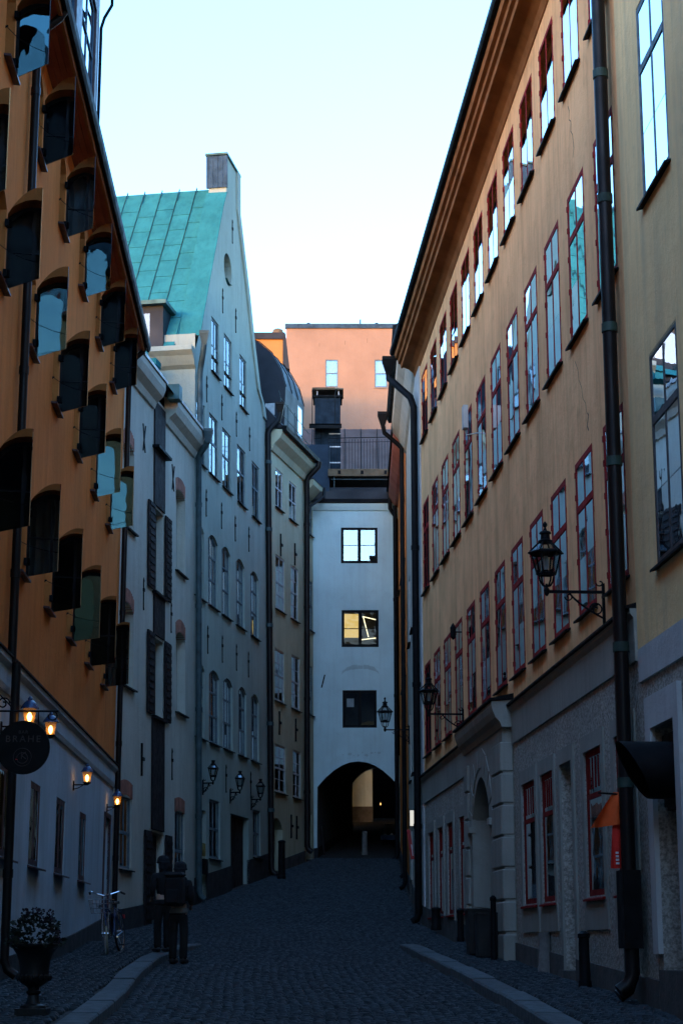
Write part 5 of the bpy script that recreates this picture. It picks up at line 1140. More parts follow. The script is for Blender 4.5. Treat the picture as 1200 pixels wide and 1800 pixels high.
def bar_lamp(a, z, out, label, lit=True, sc=0.84):
    loc = FL.P(a, 0, z); t = thing('wall_lamp', label, 'lamp', loc, 'lit amber lamps along the bar front')
    TW = lambda u, o, h: FL.d * u + FL.n * o + Vector((0, 0, h)); T = lambda u, o, h: FL.d * (u * sc) + FL.n * (out + o * sc) + Vector((0, 0, h * sc))
    q = MB(TW); q.box(-0.03, 0.03, 0.0, 0.02, -0.09, 0.06); q.tube([(0, 0.01, 0.0), (0, out, 0.0)], 0.011, 6); q.tube([(0, 0.015, -0.07), (0, out * 0.4, -0.05), (0, out * 0.75, -0.005)], 0.007, 5); q.build('bracket', 'black', t, loc)
    q = MB(T); q.lathe([(0.02, -0.01), (0.075, 0.03), (0.08, 0.045), (0.03, 0.05)], 12); q.build('base', 'black', t, loc, smooth=True)
    q = MB(T); q.lathe([(0.058, 0.05), (0.092, 0.24)], 14); m_ = q.mesh('glass_shade', 'litglass', True); place('glass_shade', m_, t, loc)
    q = MB(T); q.lathe([(0.012, 0.06), (0.03, 0.10), (0.036, 0.135), (0.024, 0.17), (0.004, 0.19)], 10); q.build('bulb', 'flame', t, loc, smooth=True)
    q = MB(T); q.lathe([(0.125, 0.235), (0.12, 0.255), (0.085, 0.31), (0.05, 0.345), (0.03, 0.35), (0.032, 0.375), (0.012, 0.40)], 16); q.build('cap', 'bikeblue', t, loc, smooth=True)
bar_lamp(11.75, 4.12, 0.34, 'lit amber wall lamp at the left edge behind the hanging sign', sc=0.9)
bar_lamp(13.7, 4.2, 0.34, 'lit amber wall lamp half hidden by the round sign')
bar_lamp(19.24, 4.06, 0.22, 'lit amber wall lamp above the third bar window')
bar_lamp(24.69, 4.10, 0.20, 'lit amber wall lamp above the bar door by the drainpipe')

# hanging round sign
loc = FL.P(10.5, 0, 4.15); SG = thing('hanging_sign', 'round black hanging sign reading BAR BRAHE', 'sign', loc)
TW = lambda u, o, h: FL.d * u + FL.n * o + Vector((0, 0, h))
q = MB(TW); q.tube([(0, 0, 0.0), (0, 0.84, 0.0)], 0.011, 6); q.tube([(0, 0.78 + 0.05 * math.sin(t * 0.5), -0.05 + 0.05 * math.cos(t * 0.5)) for t in range(11)], 0.009, 5)
q.tube([(0, 0.0, 0.30), (0, 0.16, 0.20), (0, 0.30, 0.06), (0, 0.33, 0.0)], 0.009, 5); q.tube(spiral(0.22, 0.085, 0.075, 1.3, 1, 16), 0.009, 5); q.box(-0.02, 0.02, 0, 0.02, -0.1, 0.34)
for o_ in (0.30, 0.62): q.tube([(0, o_, 0), (0, o_, -0.16)], 0.006, 5)
q.build('bracket', 'black', SG, loc)
cz, co, rd = -0.41, 0.46, 0.30
q = MB(TW); pts = [(co + rd * math.cos(2 * math.pi * k / 40), cz + rd * math.sin(2 * math.pi * k / 40)) for k in range(40)]
n = 40; q.add([(-0.025, o_, h_) for o_, h_ in pts] + [(0.025, o_, h_) for o_, h_ in pts], [tuple(range(n)), tuple(range(2 * n - 1, n - 1, -1))] + [(k, (k + 1) % n, (k + 1) % n + n, k + n) for k in range(n)])
disc = q.build('disc', 'signblack', SG, loc)
def text_mesh(body, size, mat, spacing=1.0):
    c = bpy.data.curves.new('lettering', 'FONT'); c.body = body; c.size = size; c.align_x = 'CENTER'; c.extrude = 0.003; c.space_character = spacing
    tmp = bpy.data.objects.new('tmp', c); COL.objects.link(tmp); dg = bpy.context.evaluated_depsgraph_get()
    me = bpy.data.meshes.new_from_object(tmp.evaluated_get(dg)); bpy.data.objects.remove(tmp); me.name = 'lettering'
    me.materials.clear(); me.materials.append(M[mat]); return me
def put_text(body, size, mat, spacing, o_, h_):
    me = text_mesh(body, size, mat, spacing)
    for v_ in me.vertices:
        x, y, z = v_.co; v_.co = TW(-0.029 - z, o_ + x, h_ + y)
    place('lettering', me, disc, loc)
put_text('BAR', 0.05, 'signtext', 1.3, co, cz + 0.155); put_text('BRAHE', 0.105, 'signtext', 1.35, co, cz + 0.06)
q = MB(TW)
q.tube([(-0.027, co + 0.10 * math.cos(k * math.pi / 12), cz - 0.11 + 0.10 * math.sin(k * math.pi / 12)) for k in range(25)], 0.004, 4)
q.tube([(-0.027, co + 0.06 * math.cos(k * math.pi / 8 - 0.4), cz - 0.12 + 0.06 * math.sin(k * math.pi / 8 - 0.4)) for k in range(-6, 10)], 0.005, 4)
for u0, v0, u1, v1 in ((-0.01, -0.13, -0.01, -0.05), (-0.01, -0.09, 0.04, -0.05), (-0.01, -0.09, 0.04, -0.13)): q.tube([(-0.027, co + u0, cz + v0), (-0.027, co + u1, cz + v1)], 0.005, 4)
place('emblem', q.mesh('emblem', 'signtext'), disc, loc)
q = MB(TW); q.lathe([(0.012, -0.004), (0.012, 0.004)], 10, (-0.027, co - 0.065, cz - 0.135)); place('red_dot', q.mesh('red_dot', 'signred'), disc, loc)

# ------------------------------------------------------------------ street things
def gz(y, x=None): return road_z(y)
# urn with plant
ux, uy = -2.86, 17.5; uz = road_z(uy) + KH
t = thing('urn_planter', 'black cast iron urn planted with dark purple flowers at lower left', 'planter', (ux, uy, uz))
q = MB(); q.box(-0.145, 0.145, -0.145, 0.145, -0.02, 0.06); q.build('foot', 'urn', t, (ux, uy, uz))
q = MB(); q.lathe([(0.12, 0.06), (0.115, 0.085), (0.075, 0.10), (0.055, 0.14), (0.05, 0.18), (0.072, 0.20), (0.072, 0.215), (0.052, 0.225), (0.058, 0.25), (0.10, 0.275), (0.145, 0.31), (0.155, 0.335), (0.14, 0.345), (0.135, 0.40), (0.145, 0.48), (0.17, 0.55), (0.205, 0.60), (0.235, 0.62), (0.24, 0.64), (0.215, 0.645), (0.18, 0.60), (0.05, 0.58)], 28); q.build('bowl', 'urn', t, (ux, uy, uz), smooth=True)
q = MB()
for k in range(20):
    an_ = 2 * math.pi * k / 20; q.lathe([(0.002, -0.03), (0.018, -0.01), (0.018, 0.02), (0.002, 0.035)], 6, (0.15 * math.cos(an_), 0.15 * math.sin(an_), 0.335))
q.build('gadroon_band', 'urn', t, (ux, uy, uz), smooth=True)
rr = random.Random(4)
q = MB(); fl = MB()
for k in range(420):
    an_ = rr.uniform(0, 6.28); r_ = 0.20 * math.sqrt(rr.random()); h_ = 0.60 + (0.34 - 0.5 * r_) * rr.random() ** 0.8
    if rr.random() < 0.25: r_ = rr.uniform(0.17, 0.25); h_ = rr.uniform(0.6, 0.68)
    c = Vector((r_ * math.cos(an_), r_ * math.sin(an_), h_)); d1 = Vector((math.cos(an_) + rr.uniform(-.7, .7), math.sin(an_) + rr.uniform(-.7, .7), rr.uniform(-0.2, 1.0))).normalized()
    d2 = d1.cross(Vector((rr.uniform(-1, 1), rr.uniform(-1, 1), rr.uniform(-1, 1)))).normalized(); L_ = rr.uniform(0.035, 0.075); w_ = L_ * 0.32
    q.add([tuple(c), tuple(c + d1 * L_ * 0.5 + d2 * w_), tuple(c + d1 * L_), tuple(c + d1 * L_ * 0.5 - d2 * w_)], [(0, 1, 2, 3)])
for k in range(11):
    an_ = 2.6 + k * 0.1; L_ = 0.13; c = Vector((-0.13, -0.05, 0.74)); d1 = Vector((math.cos(an_), -0.3, 0.55 - k * 0.09)).normalized(); d2 = d1.cross(Vector((0, 1, 0))).normalized()
    if k % 2 == 0: q.add([tuple(c), tuple(c + d1 * L_ * 0.5 + d2 * 0.014), tuple(c + d1 * L_), tuple(c + d1 * L_ * 0.5 - d2 * 0.014)], [(0, 1, 2, 3)])
q.build('foliage', 'leaf', t, (ux, uy, uz), kind='stuff')
heads = [(-0.10, -0.04, 0.93), (-0.06, 0.06, 0.90), (0.0, -0.06, 0.94), (0.04, 0.02, 0.93), (0.08, -0.08, 0.86), (0.13, 0.0, 0.92), (0.16, -0.06, 0.84), (-0.13, 0.0, 0.85), (-0.22, -0.05, 0.68), (0.20, -0.03, 0.74), (0.22, -0.08, 0.67), (-0.17, -0.10, 0.70)]
for hx, hy, hz in heads:
    q = MB()
    for k in range(26):
        d1 = Vector((rr.gauss(0, 1), rr.gauss(0, 1), rr.gauss(0.2, 1))).normalized(); d2 = d1.cross(Vector((rr.gauss(0, 1), rr.gauss(0, 1), rr.gauss(0, 1)))).normalized(); d3 = d1.cross(d2)
        c = Vector((hx, hy, hz)) + d1 * 0.02; q.add([tuple(c), tuple(c + d2 * 0.018 + d1 * 0.012), tuple(c + d1 * 0.026), tuple(c + d3 * 0.018 + d1 * 0.012)], [(0, 1, 2, 3)])
    q.build('flower_head', 'petal', t, (ux, uy, uz))
q = MB(); q.lathe([(0.2, 0.6), (0.19, 0.615), (0.01, 0.62)], 20); q.build('soil', 'soil', t, (ux, uy, uz))

# bicycle
fx, fy, bx_, by_ = -3.57, 28.55, -3.47, 29.50
bd = Vector((fx - bx_, fy - by_, 0)); WB_ = bd.length; bd.normalize(); bs = Vector((-bd.y, bd.x, 0)); lean = 0.10
BZ = (road_z(fy) + road_z(by_)) / 2 + KH; grade = (road_z(fy) - road_z(by_)) / WB_
bl = Vector((bx_, by_, BZ - grade * WB_ / 2))
BT = lambda x, y, z: bd * x + bs * (y - lean * z) + Vector((0, 0, z + grade * x))
t = thing('bicycle', 'dark blue bicycle with chrome handlebar and front basket by the bar wall', 'bicycle', bl)
RWh = 0.31
def wheel(x, steer, tyre):
    cs, sn = math.cos(steer), math.sin(steer)
    T = lambda u, v_, z: BT(x + u * cs - v_ * sn, u * sn + v_ * cs, z)
    q = MB(T); q.tube([(RWh * math.cos(k * math.pi / 16), 0, RWh + RWh * math.sin(k * math.pi / 16)) for k in range(33)], 0.018, 7, cap=False); wo = q.build('wheel', tyre, t, bl, smooth=True)
    q = MB(T); q.tube([((RWh - 0.022) * math.cos(k * math.pi / 16), 0, RWh + (RWh - 0.022) * math.sin(k * math.pi / 16)) for k in range(33)], 0.009, 5, cap=False); place('rim', q.mesh('rim', 'chrome', True), wo, bl)
    q = MB(T)
    for k in range(18):
        an_ = k * math.pi / 9; q.tube([(0.02 * math.cos(an_ + 0.6), 0.02 * (-1) ** k, RWh + 0.02 * math.sin(an_ + 0.6)), ((RWh - 0.02) * math.cos(an_), 0, RWh + (RWh - 0.02) * math.sin(an_))], 0.0022, 3)
    q.tube([(0, -0.05, RWh), (0, 0.05, RWh)], 0.02, 8); place('spokes', q.mesh('spokes', 'chrome'), wo, bl)
    q = MB(T); q.tube([((RWh + 0.03) * math.cos(k * math.pi / 16), 0, RWh + (RWh + 0.03) * math.sin(k * math.pi / 16)) for k in range(2, 17)], 0.014, 5); q.build('mudguard', 'bikeblue', t, bl, smooth=True)
wheel(0.0, 0.0, 'rubber'); wheel(WB_, 0.28, 'creamrubber')
q = MB(BT); hp = (WB_ - 0.13, 0, 0.80)
q.tube([(0.36, 0, 0.26), (WB_ - 0.11, 0, 0.62)], 0.017, 8); q.tube([(0.30, 0, 0.52), (WB_ - 0.13, 0, 0.72)], 0.014, 8); q.tube([(0.38, 0, 0.24), (0.24, 0, 0.72)], 0.016, 8)
for sg in (-1, 1): q.tube([(0.38, 0.03 * sg, 0.24), (0, 0.05 * sg, RWh)], 0.009, 6); q.tube([(0.28, 0.02 * sg, 0.56), (0, 0.05 * sg, RWh)], 0.008, 6)
q.tube([(WB_ - 0.10, 0, 0.58), (WB_ - 0.14, 0, 0.82)], 0.018, 8); q.build('frame', 'bikeblue', t, bl, smooth=True)
q = MB(BT)
for sg in (-1, 1): q.tube([(WB_ - 0.09, 0.04 * sg, 0.60), (WB_ - 0.03, 0.05 * sg, 0.42), (WB_, 0.05 * sg, RWh)], 0.010, 6)
q.build('fork', 'chrome', t, bl, smooth=True)
q = MB(BT); q.tube([(WB_ - 0.32, -0.28, 0.90), (WB_ - 0.16, -0.24, 0.94), (WB_ - 0.06, -0.10, 0.90), (WB_ - 0.10, 0, 0.87), (WB_ - 0.02, 0.12, 0.90), (WB_ - 0.06, 0.24, 0.94), (WB_ - 0.22, 0.29, 0.90)], 0.011, 7); q.tube([(WB_ - 0.14, 0, 0.80), (WB_ - 0.11, 0, 0.88)], 0.012, 7); hb = q.build('handlebar', 'chrome', t, bl, smooth=True)
for p0, p1 in (((WB_ - 0.32, -0.28, 0.90), (WB_ - 0.22, -0.258, 0.925)), ((WB_ - 0.22, 0.29, 0.90), (WB_ - 0.12, 0.262, 0.925))):
    q = MB(BT); q.tube([p0, p1], 0.017, 7); place('grip', q.mesh('grip', 'rubber', True), hb, bl)
q = MB(BT); x0 = WB_ + 0.0
for k in range(7):
    u = k / 6
    for sx_ in (0, 1):
        q.tube([(x0 + 0.02 + 0.2 * u if sx_ else x0 + 0.02, -0.15 if sx_ else -0.15 + 0.3 * u, 0.62), (x0 + 0.02 + 0.22 * u if sx_ else x0 + 0.0, -0.17 if sx_ else -0.17 + 0.34 * u, 0.82)], 0.003, 3)
        q.tube([(x0 + 0.02 + 0.2 * u if sx_ else x0 + 0.22, 0.15 if sx_ else -0.15 + 0.3 * u, 0.62), (x0 + 0.02 + 0.22 * u if sx_ else x0 + 0.25, 0.17 if sx_ else -0.17 + 0.34 * u, 0.82)], 0.003, 3)
for zz, e_ in ((0.62, 0.0), (0.69, 0.007), (0.76, 0.014), (0.82, 0.02)): q.tube([(x0 + 0.02 - e_, -0.15 - e_, zz), (x0 + 0.22 + e_, -0.15 - e_, zz), (x0 + 0.22 + e_, 0.15 + e_, zz), (x0 + 0.02 - e_, 0.15 + e_, zz), (x0 + 0.02 - e_, -0.15 - e_, zz)], 0.005, 4)
q.build('basket', 'chrome', t, bl)
q = MB(BT); q.prism([(0.10, 0.74), (0.12, 0.78), (0.22, 0.775), (0.36, 0.765), (0.37, 0.755), (0.24, 0.735)], -0.06, 0.06); q.build('saddle', 'rubber', t, bl)
q = MB(BT); q.tube([(0.38, 0.10, 0.12), (0.38, 0.06, 0.24), (0.38, -0.06, 0.24), (0.38, -0.10, 0.36)], 0.009, 6); q.lathe([(0.07, -0.004), (0.07, 0.004)], 14, (0.38, 0.05, 0.24)); q.build('crank', 'chrome', t, bl)
q = MB(BT); q.box(0.33, 0.43, 0.08, 0.16, 0.11, 0.135); q.build('pedal', 'rubber', t, bl)
q = MB(BT); q.box(-0.33, -0.30, -0.03, 0.03, 0.50, 0.56); q.build('rear_reflector', 'signred', t, bl)
q = MB(BT); q.tube([(-0.22, -0.05, 0.66), (0.18, -0.05, 0.66), (0.18, 0.05, 0.66), (-0.22, 0.05, 0.66), (-0.22, -0.05, 0.66)], 0.006, 4); q.build('luggage_rack', 'chrome', t, bl)
q = MB(BT); q.lathe([(0.01, 0), (0.04, 0.02), (0.045, 0.05)], 10, (WB_ + 0.27, 0, 0.70)); q.build('headlamp', 'chrome', t, bl, smooth=True)

# people
def skin_mesh(name, pts, edges, mat, parent, loc, root=0, sub=1):
    me = bpy.data.meshes.new(name); me.from_pydata([p[:3] for p in pts], edges, []); me.materials.append(M[mat])
    o = place(name, me, parent, loc)
    sk = o.modifiers.new('skin', 'SKIN'); sk.use_smooth_shade = True
    for i, p in enumerate(pts): me.skin_vertices[0].data[i].radius = (p[3], p[4] if len(p) > 4 else p[3]); me.skin_vertices[0].data[i].use_root = (i == root)
    sb = o.modifiers.new('sub', 'SUBSURF'); sb.levels = sub; sb.render_levels = sub
    return o
def person(x, y, rot, H_, label, pack, cap_mat, group):
    z = road_z(y) + (KH if x < interp(KL, y) else 0.01); loc = Vector((x, y, z)); k = H_ / 1.75; c, s_ = math.cos(rot), math.sin(rot)
    R_ = lambda a, b, h: ((a * c - b * s_) * k, (a * s_ + b * c) * k, h * k)
    t = thing('person', label, 'person', loc, group)
    V = lambda a, b, h, r, r2=None: R_(a, b, h) + (r * k, (r2 or r) * k)
    # body: pelvis, spine, neck, head; arms with hands and five fingers (local: x right, y forward)
    P_ = [V(0, 0, 0.95, .13, .10), V(0, 0.01, 1.15, .12, .09), V(0, 0, 1.36, .13, .09), V(0, 0.01, 1.48, .055), V(0, 0.02, 1.55, .062), V(0, 0.04, 1.63, .085, .095), V(0, 0.035, 1.71, .07, .08)]
    E_ = [(0, 1), (1, 2), (2, 3), (3, 4), (4, 5), (5, 6)]
    P_.append(V(0, 0.135, 1.615, .016)); E_.append((5, 7))                                   # nose
    for sg in (-1, 1):
        b0 = len(P_); P_ += [V(.17 * sg, 0, 1.40, .055), V(.22 * sg, -.02, 1.16, .043), V(.18 * sg, .14, 1.02, .034), V(.15 * sg, .20, .98, .026), V(.135 * sg, .24, .96, .030, .018)]
        E_ += [(2, b0), (b0, b0 + 1), (b0 + 1, b0 + 2), (b0 + 2, b0 + 3), (b0 + 3, b0 + 4)]
        for f in range(4):
            i0 = len(P_); off = (f - 1.5) * 0.019; P_ += [V((.125) * sg + off, .275, .955 - abs(f - 1.2) * .004, .0088), V((.12) * sg + off, .30, .935, .0078)]; E_ += [(b0 + 4, i0), (i0, i0 + 1)]
        i0 = len(P_); P_ += [V(.10 * sg, .235, .975, .009), V(.085 * sg, .26, .965, .008)]; E_ += [(b0 + 3, i0), (i0, i0 + 1)]
        b1 = len(P_); P_ += [V(.09 * sg, 0, .90, .085), V(.10 * sg, .02, .50, .055), V(.10 * sg, 0, .10, .04), V(.11 * sg, .10, .045, .035)]
        E_ += [(0, b1), (b1, b1 + 1), (b1 + 1, b1 + 2), (b1 + 2, b1 + 3)]
    skin_mesh('body', P_, E_, 'skin', t, loc)
    J = [V(0, 0, 1.0, .165, .125), V(0, 0.01, 1.18, .16, .12), V(0, 0, 1.36, .165, .115), V(0, 0.01, 1.47, .085)]; EJ = [(0, 1), (1, 2), (2, 3)]
    for sg in (-1, 1):
        b0 = len(J); J += [V(.19 * sg, 0, 1.40, .078), V(.235 * sg, -.02, 1.16, .062), V(.19 * sg, .12, 1.03, .05)]; EJ += [(2, b0), (b0, b0 + 1), (b0 + 1, b0 + 2)]
    skin_mesh('jacket', J, EJ, 'jacket', t, loc)
    q = MB(lambda a, b, h: Vector(R_(a, b, h))); q.lathe([(.03, 1.50), (.092, 1.53), (.102, 1.58), (.104, 1.66), (.06, 1.70)], 18, (0, .012, 0)); q.build('hair', 'cap', t, loc, smooth=True)
    q = MB(lambda a, b, h: Vector(R_(a, b, h))); q.lathe([(.150, .875), (.166, .885), (.166, .915), (.15, .97)], 20); q.build('shirt_hem', 'shirt' if pack else 'jacket', t, loc, smooth=True)
    TR = [V(0, 0, .96, .15, .12), V(0, 0, .88, .14, .12)]; ET = [(0, 1)]
    for sg in (-1, 1):
        b0 = len(TR); TR += [V(.088 * sg, 0, .80, .098, .10), V(.10 * sg, .02, .48, .085), V(.10 * sg, 0, .14, .082), V(.10 * sg, 0, .06, .08)]; ET += [(1, b0), (b0, b0 + 1), (b0 + 1, b0 + 2), (b0 + 2, b0 + 3)]
    skin_mesh('trousers', TR, ET, 'trousers', t, loc)
    for sg in (-1, 1):
        q = MB(lambda a, b, h: Vector(R_(a, b, h))); q.bbox(.10 * sg - .05, .10 * sg + .05, -.09, .19, 0.0, .09, .03); q.build('boot', 'boot', t, loc, smooth=True)
    q = MB(lambda a, b, h: Vector(R_(a, b, h))); q.lathe([(.108, 1.64), (.118, 1.68), (.112, 1.74), (.08, 1.785), (.03, 1.80), (.005, 1.802)], 20, (0, .04, 0)); q.tube([(.112 * math.cos(i * .5236), .04 + .118 * math.sin(i * .5236), 1.66) for i in range(13)], .016, 6); q.build('knit_cap', cap_mat, t, loc, smooth=True)
    q = MB(lambda a, b, h: Vector(R_(a, b, h))); q.lathe([(.10, 1.40), (.092, 1.46), (.088, 1.53), (.098, 1.58), (.06, 1.585)], 16, (0, .015, 0)); q.build('scarf', 'jacket', t, loc, smooth=True)
    if pack:
        q = MB(lambda a, b, h: Vector(R_(a, b, h))); q.bbox(-.17, .17, -.36, -.11, 1.0, 1.52, .05); pk = q.build('rucksack', 'pack', t, loc, smooth=True)
        q = MB(lambda a, b, h: Vector(R_(a, b, h))); q.bbox(-.13, .13, -.42, -.34, 1.04, 1.30, .03); place('pocket', q.mesh('pocket', 'pack', True), pk, loc)
        q = MB(lambda a, b, h: Vector(R_(a, b, h))); q.bbox(-.175, .175, -.37, -.10, 1.50, 1.60, .045); place('lid', q.mesh('lid', 'pack', True), pk, loc)
        for sg in (-1, 1):
            q = MB(lambda a, b, h: Vector(R_(a, b, h))); q.tube([(.11 * sg, -.12, 1.46), (.12 * sg, -.03, 1.50), (.125 * sg, .09, 1.44), (.13 * sg, .12, 1.28), (.15 * sg, .02, 1.08), (.14 * sg, -.11, 1.06)], .018, 6); place('strap', q.mesh('strap', 'pack', True), pk, loc)
person(-2.44, 28.0, -0.25, 1.46, 'person in dark clothes with big rucksack and pale shirt hem by the kerb', True, 'cap', None)
person(-2.80, 29.3, 0.5, 1.45, 'person in dark round knit cap standing beside the rucksack wearer', False, 'cap', None)

# bins and posts along the right wall
def rpost(name, label, s_, o_, w, d_, h_, mat, cat, group=None, cap=True):
    p = FR.P(s_, o_, 0); z_ = road_z(p.y) + KH; loc = Vector((p.x, p.y, z_)); t = thing(name, label, cat, loc, group)
    T = lambda a, o, z: FR.d * a + FR.n * o + Vector((0, 0, z))
    q = MB(T); n_ = 10
    q.lathe([(w * 1.15, -0.03), (w * 1.15, 0.05), (w, 0.07), (w * 0.95, h_ * 0.8), (w * 0.9, h_ - 0.03)], n_); q.build('post', mat, t, loc, smooth=True)
    if cap: q = MB(T); q.lathe([(w * 0.95, h_ - 0.03), (w * 1.08, h_ - 0.02), (w * 1.05, h_ + 0.02), (w * 0.4, h_ + 0.05)], n_); q.build('post_cap', mat, t, loc, smooth=True)
    return t
p = FR.P(18.75, 0.20, 0)
def bin_(s_, o_, w, dp, h_, label, open_):
    p = FR.P(s_, o_, 0); z_ = road_z(p.y) + KH; loc = Vector((p.x, p.y, z_)); t = thing('rubbish_bin', label, 'bin', loc, 'black bins by the portal')
    T = lambda a, o, z: FR.d * a + FR.n * o + Vector((0, 0, z))
    q = MB(T); w2 = w / 2; d2 = dp / 2
    q.add([(-w2 * .9, -d2 * .9, 0.02), (w2 * .9, -d2 * .9, 0.02), (w2 * .9, d2 * .9, 0.02), (-w2 * .9, d2 * .9, 0.02), (-w2, -d2, h_), (w2, -d2, h_), (w2, d2, h_), (-w2, d2, h_)], [(0, 1, 2, 3), (0, 1, 5, 4), (1, 2, 6, 5), (2, 3, 7, 6), (3, 0, 4, 7)]); q.build('bin_body', 'bin', t, loc)
    q = MB(T); q.ring([(-w2 - .02, 0), (w2 + .02, 0), (w2 + .02, .03), (-w2 - .02, .03)], [(-w2, 0.005), (w2, 0.005), (w2, .025), (-w2, .025)], -d2 - .02, d2 + .02); 
    q = MB(T); q.box(-w2 - .015, w2 + .015, -d2 - .015, d2 + .015, h_, h_ + 0.03); q.build('lid', 'bin', t, loc)
    if open_:
        q = MB(T); q.add([(-w2 * .7, -d2, h_ + 0.03), (w2 * .7, -d2 * .8, h_ + 0.03), (w2 * .75, d2 * .9, h_ + 0.07), (-w2 * .5, d2 * 1.05, h_ + 0.06)], [(0, 1, 2, 3)]); q.add([(-w2 * .7, -d2, h_ + 0.036), (w2 * .7, -d2 * .8, h_ + 0.036), (w2 * .75, d2 * .9, h_ + 0.076), (-w2 * .5, d2 * 1.05, h_ + 0.066)], [(0, 1, 2, 3)]); q.build('cardboard_flap', 'cardboard', t, loc)
bin_(18.3, 0.38, 0.38, 0.34, 0.66, 'black bin with brown cardboard on its lid beside the portal', True)
bin_(17.65, 0.34, 0.36, 0.32, 0.62, 'plain black bin nearer than the cardboard-topped one', False)
rpost('bollard', 'tall slim black iron post in front of the bins', 16.95, 0.34, 0.045, 0.05, 0.86, 'black', 'bollard')
rpost('bollard', 'short black iron guard post below the near red window', 11.35, 0.14, 0.065, 0.05, 0.56, 'black', 'bollard')
rpost('bollard', 'black iron guard post under the far red windows', 22.0, 0.16, 0.06, 0.05, 0.50, 'black', 'bollard')
rpost('bollard', 'stubby black post nearest the far end of the ochre house', 25.4, 0.18, 0.09, 0.05, 0.36, 'black', 'bollard')
rpost('guard_stone', 'worn grey guard stone against the ochre house base', 14.25, 0.08, 0.085, 0.05, 0.52, 'guardstone', 'stone', cap=False)

# ventilation cowl in the beige doorway
loc = FR.P(7.62, -0.05, 3.22); t = thing('vent_cowl', 'big black ventilation cowl jutting from the beige doorway', 'vent', loc)
T = lambda a, o, z: FR.d * a + FR.n * o + Vector((0, 0, z))
q = MB(T); n = 24; ring0 = []; ring1 = []; rC = 0.275
for k in range(n):
    an_ = 2 * math.pi * k / n; ca, sa = math.cos(an_), math.sin(an_); ring0.append((rC * ca, -0.02, rC * sa)); ring1.append((rC * ca, 0.40 + 0.15 * sa, rC * sa))
q.add(ring0 + ring1, [(k, (k + 1) % n, (k + 1) % n + n, k + n) for k in range(n)])
q.add([(x * .96, o + 0.0, z * .96) for x, o, z in ring0] + [(x * .96, o - 0.01, z * .96) for x, o, z in ring1], [(k, (k + 1) % n, (k + 1) % n + n, k + n) for k in range(n)])
q.add([(x, o, z) for x, o, z in ring1] + [(x * .96, o - 0.01, z * .96) for x, o, z in ring1], [(k, (k + 1) % n, (k + 1) % n + n, k + n) for k in range(n)])
q.build('hood', 'black', t, loc, smooth=True)
q = MB(T); q.lathe([(rC * 0.2, 0), (rC * 0.9, 0)], n); q = MB(T); q.add([(x * .95, 0.02, z * .95) for x, o, z in ring0], [tuple(range(n))]); q.build('duct_back', 'black', t, loc)
q = MB(T); q.box(-0.36, 0.36, -0.06, -0.01, -0.36, 0.30); q.build('mounting_plate', 'black', t, loc)

# orange and red flags on the near drainpipe
loc = FR.P(8.95, 0.1, 3.0); t = thing('hanging_flags', 'orange cloth flag above a red pennant beside the near drainpipe', 'flag', loc)
q = MB(T); q.tube([(-0.1, 0.02, 0.08), (-0.1, 0.34, 0.10)], 0.01, 6); q.build('flag_pole', 'black', t, loc)
def cloth(poly, nx, nz, amp, mat, name):
    (a0, b0), (a1, b1), (a2, b2), (a3, b3) = poly; q = MB(T); vs = []
    for i in range(nx + 1):
        for j in range(nz + 1):
            u, v_ = i / nx, j / nz
            o = (a0 * (1 - u) + a1 * u) * (1 - v_) + (a3 * (1 - u) + a2 * u) * v_; z_ = (b0 * (1 - u) + b1 * u) * (1 - v_) + (b3 * (1 - u) + b2 * u) * v_
            vs.append((-0.1 + amp * math.sin(u * 9 + v_ * 2) * (0.3 + v_), o, z_))
    fs = [(i * (nz + 1) + j, (i + 1) * (nz + 1) + j, (i + 1) * (nz + 1) + j + 1, i * (nz + 1) + j + 1) for i in range(nx) for j in range(nz)]
    q.add(vs, fs); return q.build(name, mat, t, loc, smooth=True)
cloth([(0.05, 0.10), (0.18, 0.11), (0.44, -0.26), (0.05, -0.21)], 14, 8, 0.04, 'orangecloth', 'orange_flag')
rc = cloth([(0.09, -0.20), (0.20, -0.20), (0.24, -0.66), (0.12, -0.66)], 6, 8, 0.015, 'redcloth', 'red_pennant')
q = MB(T)
for i in range(4): q.box(-0.132, -0.126, 0.15 + 0.002 * i, 0.185, -0.62 + i * 0.035, -0.60 + i * 0.035)
place('printed_strip', q.mesh('printed_strip', 'whiteprint'), rc, loc)

# lit sign and red sign beyond the ochre corner
loc = FW.P(3.6, 0.0, 4.45); t = thing('lit_wall_sign', 'small glowing white wall sign past the ochre corner', 'sign', loc)
TWW = lambda a, o, z: FW.d * a + FW.n * o + Vector((0, 0, z))
q = MB(TWW); q.box(-0.05, 0.05, 0.0, 0.12, -0.20, 0.20); q.build('sign_box', 'black', t, loc)
q = MB(TWW); q.box(-0.054, -0.05, 0.015, 0.105, -0.18, 0.18); q.build('lit_face', 'litsign', t, loc)
loc = FW.P(3.7, 0.0, 3.85); t = thing('red_board_sign', 'narrow tilted red board hanging under the lit sign', 'sign', loc)
q = MB(TWW); q.add([(x_, o_, z_) for x_ in (-0.012, 0.012) for o_, z_ in ((0.10, 0.34), (0.18, 0.34), (0.09, -0.34), (0.0, -0.34))], [(0, 1, 2, 3), (7, 6, 5, 4), (0, 4, 5, 1), (1, 5, 6, 2), (2, 6, 7, 3), (3, 7, 4, 0)]); q.build('board', 'redpaint', t, loc)
q = MB(TWW); q.add([(-0.015, 0.06, 0.0), (-0.015, 0.08, 0.0), (-0.015, 0.05, -0.26), (-0.015, 0.03, -0.26)], [(0, 1, 2, 3)]); q.build('white_stripe', 'whiteprint', t, loc)

